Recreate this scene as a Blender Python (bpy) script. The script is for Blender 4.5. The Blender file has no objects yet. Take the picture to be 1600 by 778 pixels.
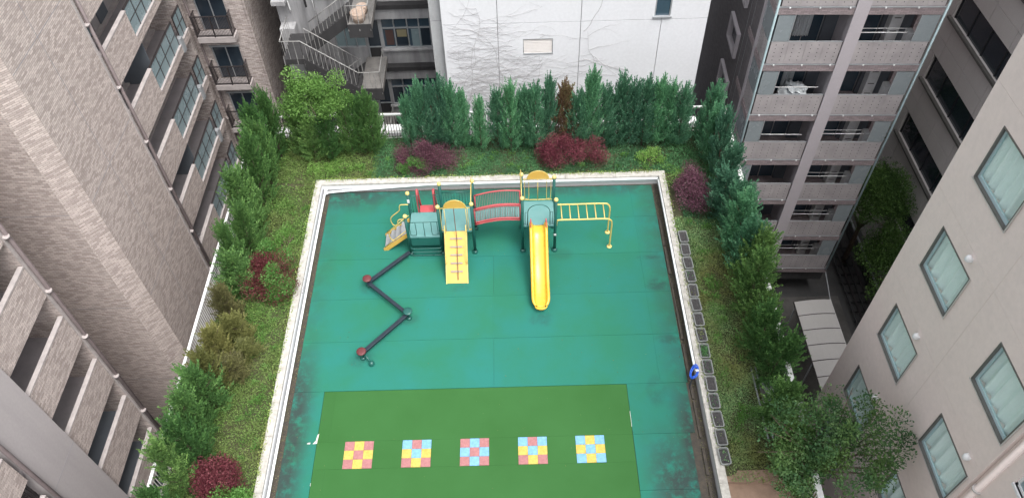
import bpy, math, random
import numpy as np
from mathutils import Vector, Matrix
R = math.radians
rnd = random.Random(7)
scene = bpy.context.scene
COL = scene.collection

# ------------------------------------------------------------------ camera
cam_data = bpy.data.cameras.new("camera")
cam = bpy.data.objects.new("camera", cam_data)
COL.objects.link(cam)
cam_data.sensor_width = 36.0
cam_data.lens = 27.41
cam_data.clip_start = 0.1
cam_data.clip_end = 600
r_ = Vector((0.99963784, -0.01853617, -0.0195089)); u_ = Vector((0.02673065, 0.76766915, 0.64028865)); f_ = Vector((-0.00310788, 0.64057824, -0.76788662))
cam.matrix_world = Matrix(((r_.x, u_.x, -f_.x, 0), (r_.y, u_.y, -f_.y, 0), (r_.z, u_.z, -f_.z, 23.0), (0, 0, 0, 1)))
scene.camera = cam
# ------------------------------------------------------------------ sky and sun (overcast)
SUN_EL, SUN_AZ = 64.0, 140.0        # elevation, compass-like azimuth of the sun (degrees, 0 = +Y, clockwise)
world = bpy.data.worlds.new("World"); scene.world = world; world.use_nodes = True
wn = world.node_tree.nodes; wl = world.node_tree.links
sky = wn.new("ShaderNodeTexSky"); sky.sky_type = 'NISHITA'; sky.sun_disc = False
sky.sun_elevation = R(SUN_EL); sky.sun_rotation = R(SUN_AZ)
sky.air_density = 1.0; sky.dust_density = 6.0; sky.ozone_density = 1.0
hs = wn.new("ShaderNodeHueSaturation"); hs.inputs['Saturation'].default_value = 0.22
wl.new(sky.outputs[0], hs.inputs['Color']); wl.new(hs.outputs[0], wn['Background'].inputs['Color'])
wn['Background'].inputs['Strength'].default_value = 0.15
sd = bpy.data.lights.new("sun", 'SUN'); sd.energy = 0.75; sd.angle = R(24); sd.color = (1.0, 0.97, 0.93)
sun = bpy.data.objects.new("sun", sd); COL.objects.link(sun)
sv = Vector((math.sin(R(SUN_AZ)) * math.cos(R(SUN_EL)), math.cos(R(SUN_AZ)) * math.cos(R(SUN_EL)), math.sin(R(SUN_EL))))
sun.rotation_euler = (-sv).to_track_quat('-Z', 'Y').to_euler(); sun.location = (0, 0, 60)
scene.view_settings.view_transform = 'Standard'; scene.view_settings.look = 'None'
scene.view_settings.gamma = 1.0; scene.view_settings.exposure = 1.17; scene.view_settings.use_curve_mapping = False
GROUND = -14.5

# ------------------------------------------------------------------ helpers
class MB:
    def __init__(s): s.v = []; s.f = []; s.sm = []
    def face(s, pts, smooth=False):
        n = len(s.v); s.v += [tuple(p) for p in pts]; s.f.append(tuple(range(n, n + len(pts)))); s.sm.append(smooth); return s
    def box(s, x0, x1, y0, y1, z0, z1):
        n = len(s.v)
        s.v += [(x0, y0, z0), (x1, y0, z0), (x1, y1, z0), (x0, y1, z0), (x0, y0, z1), (x1, y0, z1), (x1, y1, z1), (x0, y1, z1)]
        for q in ((0, 3, 2, 1), (4, 5, 6, 7), (0, 1, 5, 4), (1, 2, 6, 5), (2, 3, 7, 6), (3, 0, 4, 7)):
            s.f.append(tuple(n + i for i in q)); s.sm.append(False)
        return s
    def bar(s, a, b, w, h, up=(0, 0, 1)):
        a = Vector(a); b = Vector(b); d = (b - a).normalized(); upv = Vector(up)
        if abs(d.dot(upv)) > .99: upv = Vector((0, 1, 0))
        x = d.cross(upv).normalized() * w / 2; z = x.cross(d).normalized() * h / 2; n = len(s.v)
        for p in (a, b):
            for sx, sz in ((-1, -1), (1, -1), (1, 1), (-1, 1)): s.v.append(tuple(p + x * sx + z * sz))
        for q in ((0, 1, 2, 3), (7, 6, 5, 4), (0, 4, 5, 1), (1, 5, 6, 2), (2, 6, 7, 3), (3, 7, 4, 0)):
            s.f.append(tuple(n + i for i in q)); s.sm.append(False)
        return s
    def path(s, pts, r, n=8, cap=True):
        pts = [Vector(p) for p in pts]; base = len(s.v); prev = None; k = len(pts)
        for i, p in enumerate(pts):
            d = ((pts[min(i + 1, k - 1)] - pts[max(i - 1, 0)])).normalized()
            if prev is None:
                t = Vector((0, 0, 1)) if abs(d.z) < .9 else Vector((1, 0, 0)); x = d.cross(t).normalized()
            else: x = (prev - d * prev.dot(d)).normalized()
            prev = x; y = d.cross(x); rr = r[i] if isinstance(r, (list, tuple)) else r
            for j in range(n):
                a = 2 * math.pi * j / n; s.v.append(tuple(p + x * math.cos(a) * rr + y * math.sin(a) * rr))
        for i in range(k - 1):
            for j in range(n):
                a = base + i * n + j; b = base + i * n + (j + 1) % n; s.f.append((a, b, b + n, a + n)); s.sm.append(n > 5)
        if cap:
            s.f.append(tuple(base + j for j in reversed(range(n)))); s.sm.append(False)
            s.f.append(tuple(base + (k - 1) * n + j for j in range(n))); s.sm.append(False)
        return s
    def tube(s, a, b, r, n=8, r2=None): return s.path([a, b], [r, r if r2 is None else r2], n)
    def lathe(s, c, prof, n=16, axis='z'):
        base = len(s.v); k = len(prof)
        for (r, z) in prof:
            for j in range(n):
                a = 2 * math.pi * j / n; p = (r * math.cos(a), r * math.sin(a), z)
                if axis == 'x': p = (p[2], p[0], p[1])
                if axis == 'y': p = (p[0], p[2], p[1])
                s.v.append((c[0] + p[0], c[1] + p[1], c[2] + p[2]))
        for i in range(k - 1):
            for j in range(n):
                a = base + i * n + j; b = base + i * n + (j + 1) % n; s.f.append((a, b, b + n, a + n)); s.sm.append(True)
        s.f.append(tuple(base + j for j in reversed(range(n)))); s.sm.append(False)
        s.f.append(tuple(base + (k - 1) * n + j for j in range(n))); s.sm.append(False)
        return s
    def ball(s, c, r, n=12):
        pr = [(max(.001, r * math.sin(math.pi * i / 8)), -r * math.cos(math.pi * i / 8)) for i in range(9)]
        return s.lathe(c, pr, n)
    def prism(s, poly, d):         # poly: 3d points, extruded by vector d
        n = len(s.v); k = len(poly); d = Vector(d)
        s.v += [tuple(p) for p in poly] + [tuple(Vector(p) + d) for p in poly]
        s.f.append(tuple(range(n + k - 1, n - 1, -1))); s.f.append(tuple(range(n + k, n + 2 * k))); s.sm += [False, False]
        for i in range(k):
            j = (i + 1) % k; s.f.append((n + i, n + j, n + k + j, n + k + i)); s.sm.append(False)
        return s
    def build(s, name, mat, parent=None, local=False, origin=None, bevel=0):
        off = Vector((0, 0, 0))
        if parent is not None and not local:
            p = parent
            while p is not None: off += p.location; p = p.parent
        org = Vector(origin) if origin is not None else Vector((0, 0, 0))
        me = bpy.data.meshes.new(name)
        t = off + (org - off if origin is not None and not local else (org if origin is not None else Vector((0, 0, 0))))
        me.from_pydata([(x - t.x, y - t.y, z - t.z) for x, y, z in s.v], [], s.f)
        me.polygons.foreach_set('use_smooth', s.sm)
        me.materials.append(mat); me.update()
        o = bpy.data.objects.new(name, me); COL.objects.link(o)
        o.location = t - off if not local else org
        if parent is not None: o.parent = parent
        if bevel:
            m = o.modifiers.new("bevel", 'BEVEL'); m.width = bevel; m.segments = 2; m.limit_method = 'ANGLE'
        return o

def tag(o, label=None, cat=None, group=None, kind=None):
    if label: o['label'] = label
    if cat: o['category'] = cat
    if group: o['group'] = group
    if kind: o['kind'] = kind
    return o
def thing(name, label, cat, loc=(0, 0, 0), rotz=0, group=None):
    o = bpy.data.objects.new(name, None); COL.objects.link(o); o.empty_display_size = .3
    o.location = loc; o.rotation_euler = (0, 0, rotz); return tag(o, label, cat, group)
KIDS = {}
def copy_of(o, parent=None, loc=None):
    c = o.copy(); COL.objects.link(c)
    if parent is not None: c.parent = parent
    if loc is not None: c.location = loc
    for ch in o.children: copy_of(ch, c)
    return c
ORD = ['first', 'second', 'third', 'fourth', 'fifth', 'sixth', 'seventh', 'eighth', 'ninth', 'tenth', 'eleventh', 'twelfth', 'thirteenth', 'fourteenth',
       'fifteenth', 'sixteenth', 'seventeenth', 'eighteenth', 'nineteenth', 'twentieth', 'twenty-first', 'twenty-second', 'twenty-third', 'twenty-fourth']

# ------------------------------------------------------------------ materials
def newmat(name):
    m = bpy.data.materials.new(name); m.use_nodes = True; n = m.node_tree.nodes; return m, n, m.node_tree.links, n['Principled BSDF']
def c4(c): return (c[0], c[1], c[2], 1)
def mth(n, l, op, a, b=None, c=None, clamp=False):
    x = n.new("ShaderNodeMath"); x.operation = op; x.use_clamp = clamp
    for i, v in enumerate((a, b, c)):
        if v is None: continue
        if isinstance(v, (int, float)): x.inputs[i].default_value = v
        else: l.new(v, x.inputs[i])
    return x.outputs[0]
def noise(n, l, vec, scale, detail=4, rough=.55, dist=0):
    t = n.new("ShaderNodeTexNoise"); t.inputs['Scale'].default_value = scale; t.inputs['Detail'].default_value = detail
    t.inputs['Roughness'].default_value = rough; t.inputs['Distortion'].default_value = dist
    if vec is not None: l.new(vec, t.inputs['Vector'])
    return t.outputs['Fac']
def ramp(n, l, fac, stops):
    r = n.new("ShaderNodeValToRGB"); e = r.color_ramp.elements
    while len(e) < len(stops): e.new(0.5)
    for i, (p, c) in enumerate(stops): e[i].position = p; e[i].color = c4(c)
    l.new(fac, r.inputs[0]); return r.outputs[0]
def mixc(n, l, fac, a, b, mode='MIX'):
    m = n.new("ShaderNodeMix"); m.data_type = 'RGBA'; m.blend_type = mode
    for s, v in ((0, fac), (6, a), (7, b)):
        if isinstance(v, (int, float)): m.inputs[s].default_value = v
        elif isinstance(v, tuple): m.inputs[s].default_value = c4(v)
        else: l.new(v, m.inputs[s])
    return m.outputs[2]
def bump(n, l, h, strength, dist, p):
    b = n.new("ShaderNodeBump"); b.inputs['Strength'].default_value = strength; b.inputs['Distance'].default_value = dist
    l.new(h, b.inputs['Height']); l.new(b.outputs[0], p.inputs['Normal'])
def coord(n, kind='Object'):
    return n.new("ShaderNodeTexCoord").outputs[kind] if kind != 'World' else n.new("ShaderNodeNewGeometry").outputs['Position']
def plain(name, col, rough=.6, dirt=.25, dcol=None, scale=2.5, metal=0, bmp=.15, streak=False, world=False, spec=.5):
    m, n, l, p = newmat(name); v = coord(n, 'World' if world else 'Object')
    vv = v
    if streak:
        mp = n.new("ShaderNodeMapping"); mp.inputs['Scale'].default_value = (1, 1, .12); l.new(v, mp.inputs[0]); vv = mp.outputs[0]
    a = noise(n, l, vv, scale, 6, .65); b = noise(n, l, v, scale * 14, 3, .6)
    f = mth(n, l, 'MULTIPLY', ramp(n, l, a, [(.38, (0, 0, 0)), (.72, (1, 1, 1))]), dirt, clamp=True)
    dcol = dcol or tuple(x * .5 for x in col)
    c1 = mixc(n, l, f, col, dcol)
    fine = mth(n, l, 'MULTIPLY_ADD', b, .3, .85)
    cc = n.new("ShaderNodeMix"); cc.data_type = 'RGBA'; cc.blend_type = 'MULTIPLY'; cc.inputs[0].default_value = .6
    l.new(c1, cc.inputs[6]); cr = n.new("ShaderNodeCombineColor")
    for i in range(3): l.new(fine, cr.inputs[i])
    l.new(cr.outputs[0], cc.inputs[7]); l.new(cc.outputs[2], p.inputs['Base Color'])
    p.inputs['Roughness'].default_value = rough; p.inputs['Metallic'].default_value = metal; p.inputs['Specular IOR Level'].default_value = spec
    l.new(mth(n, l, 'MULTIPLY_ADD', a, .25, rough - .12), p.inputs['Roughness'])
    if bmp: bump(n, l, b, bmp, .01, p)
    return m
def tilemat(name, light, dark, bw=.227, bh=.068, bmp=.8, mort=(.16, .14, .13), large=.25):
    m, n, l, p = newmat(name); tc = n.new("ShaderNodeTexCoord")
    sp = n.new("ShaderNodeSeparateXYZ"); l.new(tc.outputs['Object'], sp.inputs[0])
    sn = n.new("ShaderNodeSeparateXYZ"); l.new(tc.outputs['Normal'], sn.inputs[0])
    ax = mth(n, l, 'ABSOLUTE', sn.outputs[0]); ay = mth(n, l, 'ABSOLUTE', sn.outputs[1]); az = mth(n, l, 'ABSOLUTE', sn.outputs[2])
    u = mth(n, l, 'ADD', mth(n, l, 'MULTIPLY', sp.outputs[0], mth(n, l, 'MAXIMUM', ay, az)), mth(n, l, 'MULTIPLY', sp.outputs[1], ax))
    w = mth(n, l, 'ADD', sp.outputs[2], mth(n, l, 'MULTIPLY', sp.outputs[1], az))
    cv = n.new("ShaderNodeCombineXYZ"); l.new(u, cv.inputs[0]); l.new(w, cv.inputs[1])
    b = n.new("ShaderNodeTexBrick"); l.new(cv.outputs[0], b.inputs['Vector']); b.inputs['Scale'].default_value = 1
    b.inputs['Brick Width'].default_value = bw; b.inputs['Row Height'].default_value = bh; b.inputs['Mortar Size'].default_value = .006
    b.inputs['Mortar Smooth'].default_value = .3; b.inputs['Bias'].default_value = -.05
    b.inputs['Color1'].default_value = c4(light); b.inputs['Color2'].default_value = c4(dark); b.inputs['Mortar'].default_value = c4(mort)
    g = noise(n, l, tc.outputs['Object'], .35, 5, .6); g2 = noise(n, l, cv.outputs[0], 9, 3, .7)
    c = mixc(n, l, mth(n, l, 'MULTIPLY', g, large), b.outputs['Color'], tuple(x * .45 for x in dark))
    c = mixc(n, l, mth(n, l, 'MULTIPLY', ramp(n, l, g2, [(.45, (0, 0, 0)), (.75, (1, 1, 1))]), .12), c, light)
    l.new(c, p.inputs['Base Color']); p.inputs['Roughness'].default_value = .7; p.inputs['Specular IOR Level'].default_value = .3
    bwn = n.new("ShaderNodeRGBToBW"); l.new(b.outputs['Color'], bwn.inputs[0])
    hgt = mth(n, l, 'ADD', mth(n, l, 'MULTIPLY', bwn.outputs[0], 2.2), mth(n, l, 'MULTIPLY', g2, .6))
    bump(n, l, hgt, bmp, .03, p); return m
def leafmat(name, stops, trans=.25, patch=None, rough=.55, pscale=.8):
    m, n, l, p = newmat(name); g = n.new("ShaderNodeNewGeometry")
    at = n.new('ShaderNodeAttribute'); at.attribute_name = 'tone'; c = ramp(n, l, at.outputs['Fac'], stops)
    if patch:
        f = ramp(n, l, noise(n, l, g.outputs['Position'], pscale, 4, .6), [(.42, (0, 0, 0)), (.62, (1, 1, 1))])
        c = mixc(n, l, mth(n, l, 'MULTIPLY', f, .75), c, patch)
    oi = n.new('ShaderNodeObjectInfo'); hv = n.new('ShaderNodeHueSaturation'); l.new(c, hv.inputs['Color'])
    l.new(mth(n, l, 'MULTIPLY_ADD', oi.outputs['Random'], .55, .74), hv.inputs['Value']); l.new(mth(n, l, 'MULTIPLY_ADD', oi.outputs['Random'], -.035, .512), hv.inputs['Hue']); c = hv.outputs[0]
    l.new(c, p.inputs['Base Color']); p.inputs['Roughness'].default_value = rough; p.inputs['Specular IOR Level'].default_value = .25
    tr = n.new("ShaderNodeBsdfTranslucent"); l.new(c, tr.inputs[0]); mx = n.new("ShaderNodeMixShader"); mx.inputs[0].default_value = trans
    l.new(p.outputs[0], mx.inputs[1]); l.new(tr.outputs[0], mx.inputs[2]); l.new(mx.outputs[0], n['Material Output'].inputs[0]); return m
def glassmat(name, col, mixf=.5, rough=.05, tint=(.6, .75, .78)):
    m, n, l, p = newmat(name); p.inputs['Base Color'].default_value = c4(col); p.inputs['Roughness'].default_value = rough
    p.inputs['Specular IOR Level'].default_value = .8
    t = n.new("ShaderNodeBsdfTransparent"); t.inputs[0].default_value = c4(tint); mx = n.new("ShaderNodeMixShader"); mx.inputs[0].default_value = mixf
    l.new(p.outputs[0], mx.inputs[1]); l.new(t.outputs[0], mx.inputs[2]); l.new(mx.outputs[0], n['Material Output'].inputs[0]); return m

M = {}
M['tile'] = tilemat('pinkish_tile', (.60, .52, .485), (.35, .292, .27), bw=.227, bh=.072, bmp=.5, mort=(.22, .195, .185), large=.10)
M['tile_wing'] = tilemat('wing_tile', (.60, .53, .50), (.31, .26, .245), bmp=.5, large=.15)
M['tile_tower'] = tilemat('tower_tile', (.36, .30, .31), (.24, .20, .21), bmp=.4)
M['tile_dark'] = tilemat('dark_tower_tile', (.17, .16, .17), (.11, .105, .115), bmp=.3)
M['plaster_left'] = plain('left_plaster', (.40, .37, .37), .8, .35, (.26, .24, .25), .8, streak=True)
M['cap'] = plain('parapet_cap', (.42, .38, .37), .7, .5, (.2, .18, .18), 3)
M['corridor'] = plain('corridor_floor', (.25, .23, .24), .6, .5, (.13, .12, .125), 1.2)
M['frame_dark'] = plain('dark_bronze_frame', (.05, .042, .044), .4, .3, (.08, .075, .07), 8, .3)
M['glass_frost'] = plain('frosted_pane', (.22, .29, .31), .25, .3, (.13, .18, .2), 1.5, bmp=0)
M['glass_dark'] = plain('dark_window_glass', (.02, .03, .042), .08, .3, (.045, .06, .08), 1.2, bmp=0, spec=.8)
M['glass_blue'] = plain('blue_window_glass', (.05, .085, .115), .12, .5, (.02, .035, .055), .9, bmp=0, spec=.8)
M['pipe_brown'] = plain('brown_pipe', (.19, .155, .155), .5, .4, (.1, .08, .08), 4)
M['white_wall'] = plain('white_render', (.68, .69, .72), .8, .22, (.57, .58, .60), .6, streak=True)
M['joint'] = plain('joint_dark', (.28, .28, .30), .9, .3)
M['concrete'] = plain('old_concrete', (.40, .40, .41), .85, .85, (.12, .12, .125), 1.3, streak=True, bmp=.35)
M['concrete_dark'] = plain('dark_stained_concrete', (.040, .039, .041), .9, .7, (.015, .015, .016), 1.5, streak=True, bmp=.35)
M['stair_top'] = plain('worn_stair_top', (.20, .19, .18), .9, .7, (.09, .09, .09), 3)
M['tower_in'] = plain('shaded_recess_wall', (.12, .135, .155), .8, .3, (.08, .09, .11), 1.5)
M['tower_glass'] = plain('grey_privacy_glass', (.25, .285, .30), .25, .35, (.17, .20, .22), 1.3, bmp=0)
M['concrete_pier'] = plain('pier_concrete', (.42, .43, .44), .85, .5, (.27, .27, .28), 1.1, bmp=.2)
M['alu'] = plain('aluminium', (.38, .40, .42), .45, .4, (.22, .22, .23), 4, .3)
M['white_metal'] = plain('white_painted_metal', (.74, .75, .76), .45, .35, (.45, .44, .40), 5)
M['old_white'] = plain('worn_white_paint', (.55, .55, .54), .6, .6, (.25, .22, .19), 7)
M['panel'] = None
M['tower_col'] = plain('tower_column', (.44, .41, .435), .75, .25, (.36, .33, .35), 1.5)
M['pale_cyan'] = plain('pale_cyan_pipe', (.42, .55, .58), .4, .25, (.3, .4, .42), 3)
M['curtain'] = plain('pale_curtain', (.62, .66, .68), .9, .2, (.4, .45, .48), 2)
M['curtain_r'] = plain('teal_white_curtain', (.86, .90, .89), .9, .15, (.8, .86, .85), 2)
M['beige'] = plain('beige_panel', (.66, .63, .61), .8, .3, (.5, .475, .46), .9, streak=True)
M['beige_r'] = plain('pinkish_beige_render', (.76, .66, .62), .8, .3, (.66, .57, .53), .5, bmp=.08, streak=True)
M['frame_r'] = plain('grey_window_frame', (.15, .145, .135), .45, .3, (.08, .08, .075), 5, .2)
M['frame_light'] = plain('light_window_trim', (.52, .50, .48), .5, .2)
M['asphalt'] = plain('alley_asphalt', (.05, .05, .052), .9, .6, (.11, .105, .10), .5, world=True, bmp=.4)
M['pave'] = plain('alley_pavement', (.11, .105, .10), .9, .8, (.035, .033, .03), .8, world=True)
M['soil'] = plain('garden_soil', (.045, .05, .022), .95, .7, (.075, .065, .035), 1.5, world=True, bmp=.6)
M['dirt'] = plain('bare_red_earth', (.27, .185, .135), .95, .6, (.15, .10, .07), 2.2, world=True, bmp=.5)
M['kerb'] = plain('rough_coping', (.47, .455, .425), .9, .8, (.26, .245, .215), 6, world=True, bmp=.7)
M['kerb_face'] = plain('kerb_face', (.44, .44, .45), .8, .45, (.36, .35, .36), 2.5, world=True, streak=False, bmp=.2)
M['drain'] = plain('gutter_dirt', (.045, .040, .034), .95, .6, (.10, .08, .06), 5, world=True, bmp=.8)
M['pvc'] = plain('white_pvc', (.82, .84, .86), .4, .15, (.6, .6, .6), 3)
M['green_steel'] = plain('dark_green_steel', (.012, .085, .072), .3, .3, (.03, .12, .105), 5, bmp=.05)
M['panel_green'] = plain('green_board', (.015, .10, .085), .4, .35, (.03, .14, .12), 3, bmp=.05)
M['deck'] = plain('grey_teal_deck', (.10, .24, .235), .55, .4, (.17, .31, .305), 2.5, bmp=.15)
M['yellow'] = plain('yellow_plastic', (.62, .37, .07), .38, .45, (.60, .44, .15), 2.2, bmp=.05)
M['slide_yellow'] = plain('slide_yellow', (.62, .38, .035), .28, .3, (.68, .45, .07), 2.0, bmp=.03)
M['yellow_steel'] = plain('yellow_steel', (.58, .43, .12), .35, .3, (.64, .52, .24), 5, bmp=.05)
M['pale_yellow'] = plain('pale_yellow_ball', (.66, .51, .17), .35, .2, (.88, .78, .45), 5, bmp=0)
M['red'] = plain('faded_red', (.44, .065, .075), .45, .4, (.52, .15, .15), 5, bmp=.05)
M['red_disc'] = plain('faded_red_disc', (.10, .018, .022), .55, .6, (.17, .05, .05), 9, bmp=.1)
M['rung'] = plain('grey_rung', (.30, .25, .235), .7, .4, (.2, .17, .16), 9)
M['bar_pink'] = plain('faded_pink_bars', (.34, .20, .19), .5, .4, (.28, .24, .22), 9)
M['grey_tread'] = plain('grey_tread', (.25, .26, .27), .7, .5, (.17, .175, .18), 9)
M['navy'] = plain('dark_navy_steel', (.010, .018, .030), .45, .4, (.028, .042, .052), 4, bmp=.05)
M['rope'] = plain('brown_rope', (.16, .09, .06), .9, .3)
M['hose'] = plain('blue_hose', (.03, .12, .62), .4, .1)
M['planter'] = plain('grey_planter', (.21, .22, .215), .6, .4, (.15, .15, .145), 6)
M['planter_soil'] = plain('planter_soil', (.035, .033, .035), .95, .7, (.09, .085, .085), 14, bmp=.8)
M['bark'] = plain('bark', (.12, .09, .065), .95, .6, (.06, .045, .035), 8, bmp=.8)
M['shed'] = plain('shed_roof', (.42, .41, .40), .5, .25, (.34, .33, .32), 1.2, bmp=.05)
M['black_metal'] = plain('black_metal', (.018, .018, .02), .5, .4, (.05, .05, .05), 4)
M['rail_grey'] = plain('rail_grey', (.30, .30, .295), .6, .6, (.2, .19, .18), 7)
M['vine'] = plain('dry_vine', (.40, .39, .40), .95, .3, (.30, .28, .28), 6)
M['wicker'] = plain('wicker', (.36, .26, .20), .9, .6, (.6, .52, .46), 14, bmp=.6)

def court_mat(name, base, alt, grime_shade):
    m, n, l, p = newmat(name); g = n.new("ShaderNodeNewGeometry"); P = g.outputs['Position']
    s = n.new("ShaderNodeSeparateXYZ"); l.new(P, s.inputs[0]); X, Y = s.outputs[0], s.outputs[1]
    obj = n.new("ShaderNodeObjectInfo").outputs['Random']
    n1 = noise(n, l, P, .5, 5, .6); n2 = noise(n, l, P, 2.2, 8, .7); n3 = noise(n, l, P, 60, 2, .6)
    c = mixc(n, l, ramp(n, l, n1, [(.35, (0, 0, 0)), (.65, (1, 1, 1))]), base, alt)
    c = mixc(n, l, mth(n, l, 'MULTIPLY', obj, .16), c, tuple(x * .6 for x in base))
    def ss(v, a, b):
        mr = n.new("ShaderNodeMapRange"); mr.interpolation_type = 'SMOOTHSTEP'; l.new(v, mr.inputs[0])
        mr.inputs[1].default_value = a; mr.inputs[2].default_value = b; return mr.outputs[0]
    if grime_shade:
        left = mth(n, l, 'MULTIPLY', ss(X, -6.5, -7.45), mth(n, l, 'ADD', ss(Y, 15.5, 12.5), .25), clamp=True)
        back = ss(Y, 21.6, 22.4)
        bl = mth(n, l, 'MULTIPLY', ss(Y, 21.0, 22.3), ss(X, -3.5, -6.5))
        right = mth(n, l, 'MULTIPLY', ss(X, 4.6, 5.7), mth(n, l, 'ADD', ss(Y, 13.5, 11.0), .45), clamp=True)
        br = mth(n, l, 'MULTIPLY', ss(X, 3.5, 4.8), ss(Y, 12.2, 9.8))
        tot = mth(n, l, 'MAXIMUM', mth(n, l, 'MAXIMUM', left, mth(n, l, 'MULTIPLY', back, .7)), mth(n, l, 'MAXIMUM', bl, mth(n, l, 'MAXIMUM', right, br)))
        f = mth(n, l, 'MULTIPLY', tot, ss(n2, .30, .56), clamp=True)
        c = mixc(n, l, mth(n, l, 'MULTIPLY', f, .92), c, (.03, .042, .040))
        c = mixc(n, l, mth(n, l, 'MULTIPLY', ss(n2, .62, .72), .25), c, (.03, .11, .08))
        for (sx, sy, rx, ry, a) in ((.88, 15.9, .45, .35, .45), (5.25, 17.3, .5, .28, .7), (5.1, 18.6, .5, .1, .6), (-4.7, 18.2, .9, .12, .0), (1.75, 18.9, .5, .35, .25), (-2.15, 17.4, .5, .2, .3), (5.3, 14.9, .5, .2, .5), (-3.85, 16.05, .4, .3, .4), (-5.35, 14.4, .5, .35, .4), (-5.4, 17.5, .4, .3, .4), (4.6, 12.9, .35, .6, .4)):  # stain spots; those at the beam's step discs are beam shadow painted in
            dx = mth(n, l, 'DIVIDE', mth(n, l, 'SUBTRACT', X, sx), rx); dy = mth(n, l, 'DIVIDE', mth(n, l, 'SUBTRACT', Y, sy), ry)
            rr2 = mth(n, l, 'ADD', mth(n, l, 'MULTIPLY', dx, dx), mth(n, l, 'MULTIPLY', dy, dy))
            c = mixc(n, l, mth(n, l, 'MULTIPLY', mth(n, l, 'MULTIPLY', ss(rr2, 1.4, .1), ss(n2, .34, .6)), a, clamp=True), c, (.02, .055, .05))
    else:
        c = mixc(n, l, mth(n, l, 'MULTIPLY', ss(n2, .55, .75), .25), c, (.03, .10, .03))
    mul = mth(n, l, 'MULTIPLY_ADD', n3, .35, .82); cr = n.new("ShaderNodeCombineColor")
    for i in range(3): l.new(mul, cr.inputs[i])
    c = mixc(n, l, 1.0, c, cr.outputs[0], 'MULTIPLY')
    l.new(c, p.inputs['Base Color']); p.inputs['Roughness'].default_value = .7; p.inputs['Specular IOR Level'].default_value = .2
    bump(n, l, n3, .25, .008, p); return m
M['mat_teal'] = court_mat('teal_rubber', (.019, .148, .090), (.018, .158, .130), True)
M['mat_green'] = court_mat('green_rubber', (.027, .105, .024), (.032, .118, .030), False)
def chip(name, col): return plain(name, col, .7, .6, tuple(min(1, x * 1.5 + .05) for x in col), 16, bmp=.3)
M['chip_pink'] = chip('pink_rubber', (.28, .115, .115)); M['chip_yellow'] = chip('yellow_rubber', (.42, .31, .06)); M['chip_blue'] = chip('blue_rubber', (.125, .29, .46))

M['juniper'] = leafmat('juniper_green', [(0, (.045, .11, .035)), (.5, (.09, .20, .06)), (.85, (.16, .32, .09)), (1, (.27, .45, .16))], .15)
M['juniper_blue'] = leafmat('juniper_bluegreen', [(0, (.055, .15, .085)), (.5, (.095, .25, .145)), (.85, (.17, .38, .22)), (1, (.30, .52, .32))], .15)
M['olive'] = leafmat('olive_conifer', [(0, (.08, .09, .03)), (.5, (.16, .17, .055)), (1, (.26, .27, .10))], .15)
M['bronze'] = leafmat('bronze_conifer', [(0, (.07, .07, .035)), (.5, (.12, .12, .05)), (1, (.19, .20, .075))], .15)
M['rust'] = leafmat('rust_conifer', [(0, (.10, .06, .04)), (.5, (.17, .11, .06)), (1, (.20, .24, .10))], .15)
M['red_leaf'] = leafmat('dark_red_leaf', [(0, (.08, .018, .03)), (.5, (.155, .035, .05)), (.88, (.26, .085, .10)), (1, (.15, .19, .09))], .2)
M['plum_leaf'] = leafmat('plum_leaf', [(0, (.07, .03, .05)), (.5, (.15, .06, .09)), (.9, (.25, .12, .16)), (1, (.14, .24, .13))], .2)
M['light_leaf'] = leafmat('light_green_leaf', [(0, (.06, .17, .03)), (.5, (.12, .28, .06)), (1, (.22, .40, .12))], .3)
M['tree_leaf'] = leafmat('fresh_green_leaf', [(0, (.04, .12, .025)), (.5, (.085, .20, .045)), (1, (.16, .32, .09))], .25)
M['dark_leaf'] = leafmat('dark_leaf', [(0, (.025, .06, .018)), (.6, (.06, .13, .03)), (1, (.12, .22, .06))], .2)
M['mid_leaf'] = leafmat('grey_green_leaf', [(0, (.04, .10, .04)), (.6, (.09, .19, .075)), (1, (.26, .38, .17))], .25, patch=(.15, .24, .06), pscale=1.2)
M['cover_left'] = leafmat('ground_cover_left', [(0, (.085, .16, .04)), (.5, (.15, .28, .065)), (1, (.30, .44, .13))], .3, patch=(.24, .27, .10), pscale=.45)
M['cover_back'] = leafmat('ground_cover_back', [(0, (.06, .17, .06)), (.5, (.11, .30, .11)), (1, (.22, .45, .19))], .25, patch=(.06, .16, .07), pscale=.5)
M['cover_right'] = leafmat('ground_cover_right', [(0, (.08, .17, .07)), (.5, (.14, .27, .105)), (1, (.27, .40, .18))], .25, patch=(.17, .18, .055), pscale=.45)

# ================================================================== ground
mb = MB(); mb.face([(-160, -160, GROUND), (160, -160, GROUND), (160, 160, GROUND), (-160, 160, GROUND)])
tag(mb.build('ground', M['asphalt']), kind='structure')
mb = MB(); mb.box(10.9, 19.0, 14, 27.0, GROUND - .1, GROUND + .02)
tag(mb.build('alley_pavement', M['pave']), kind='structure')

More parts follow.
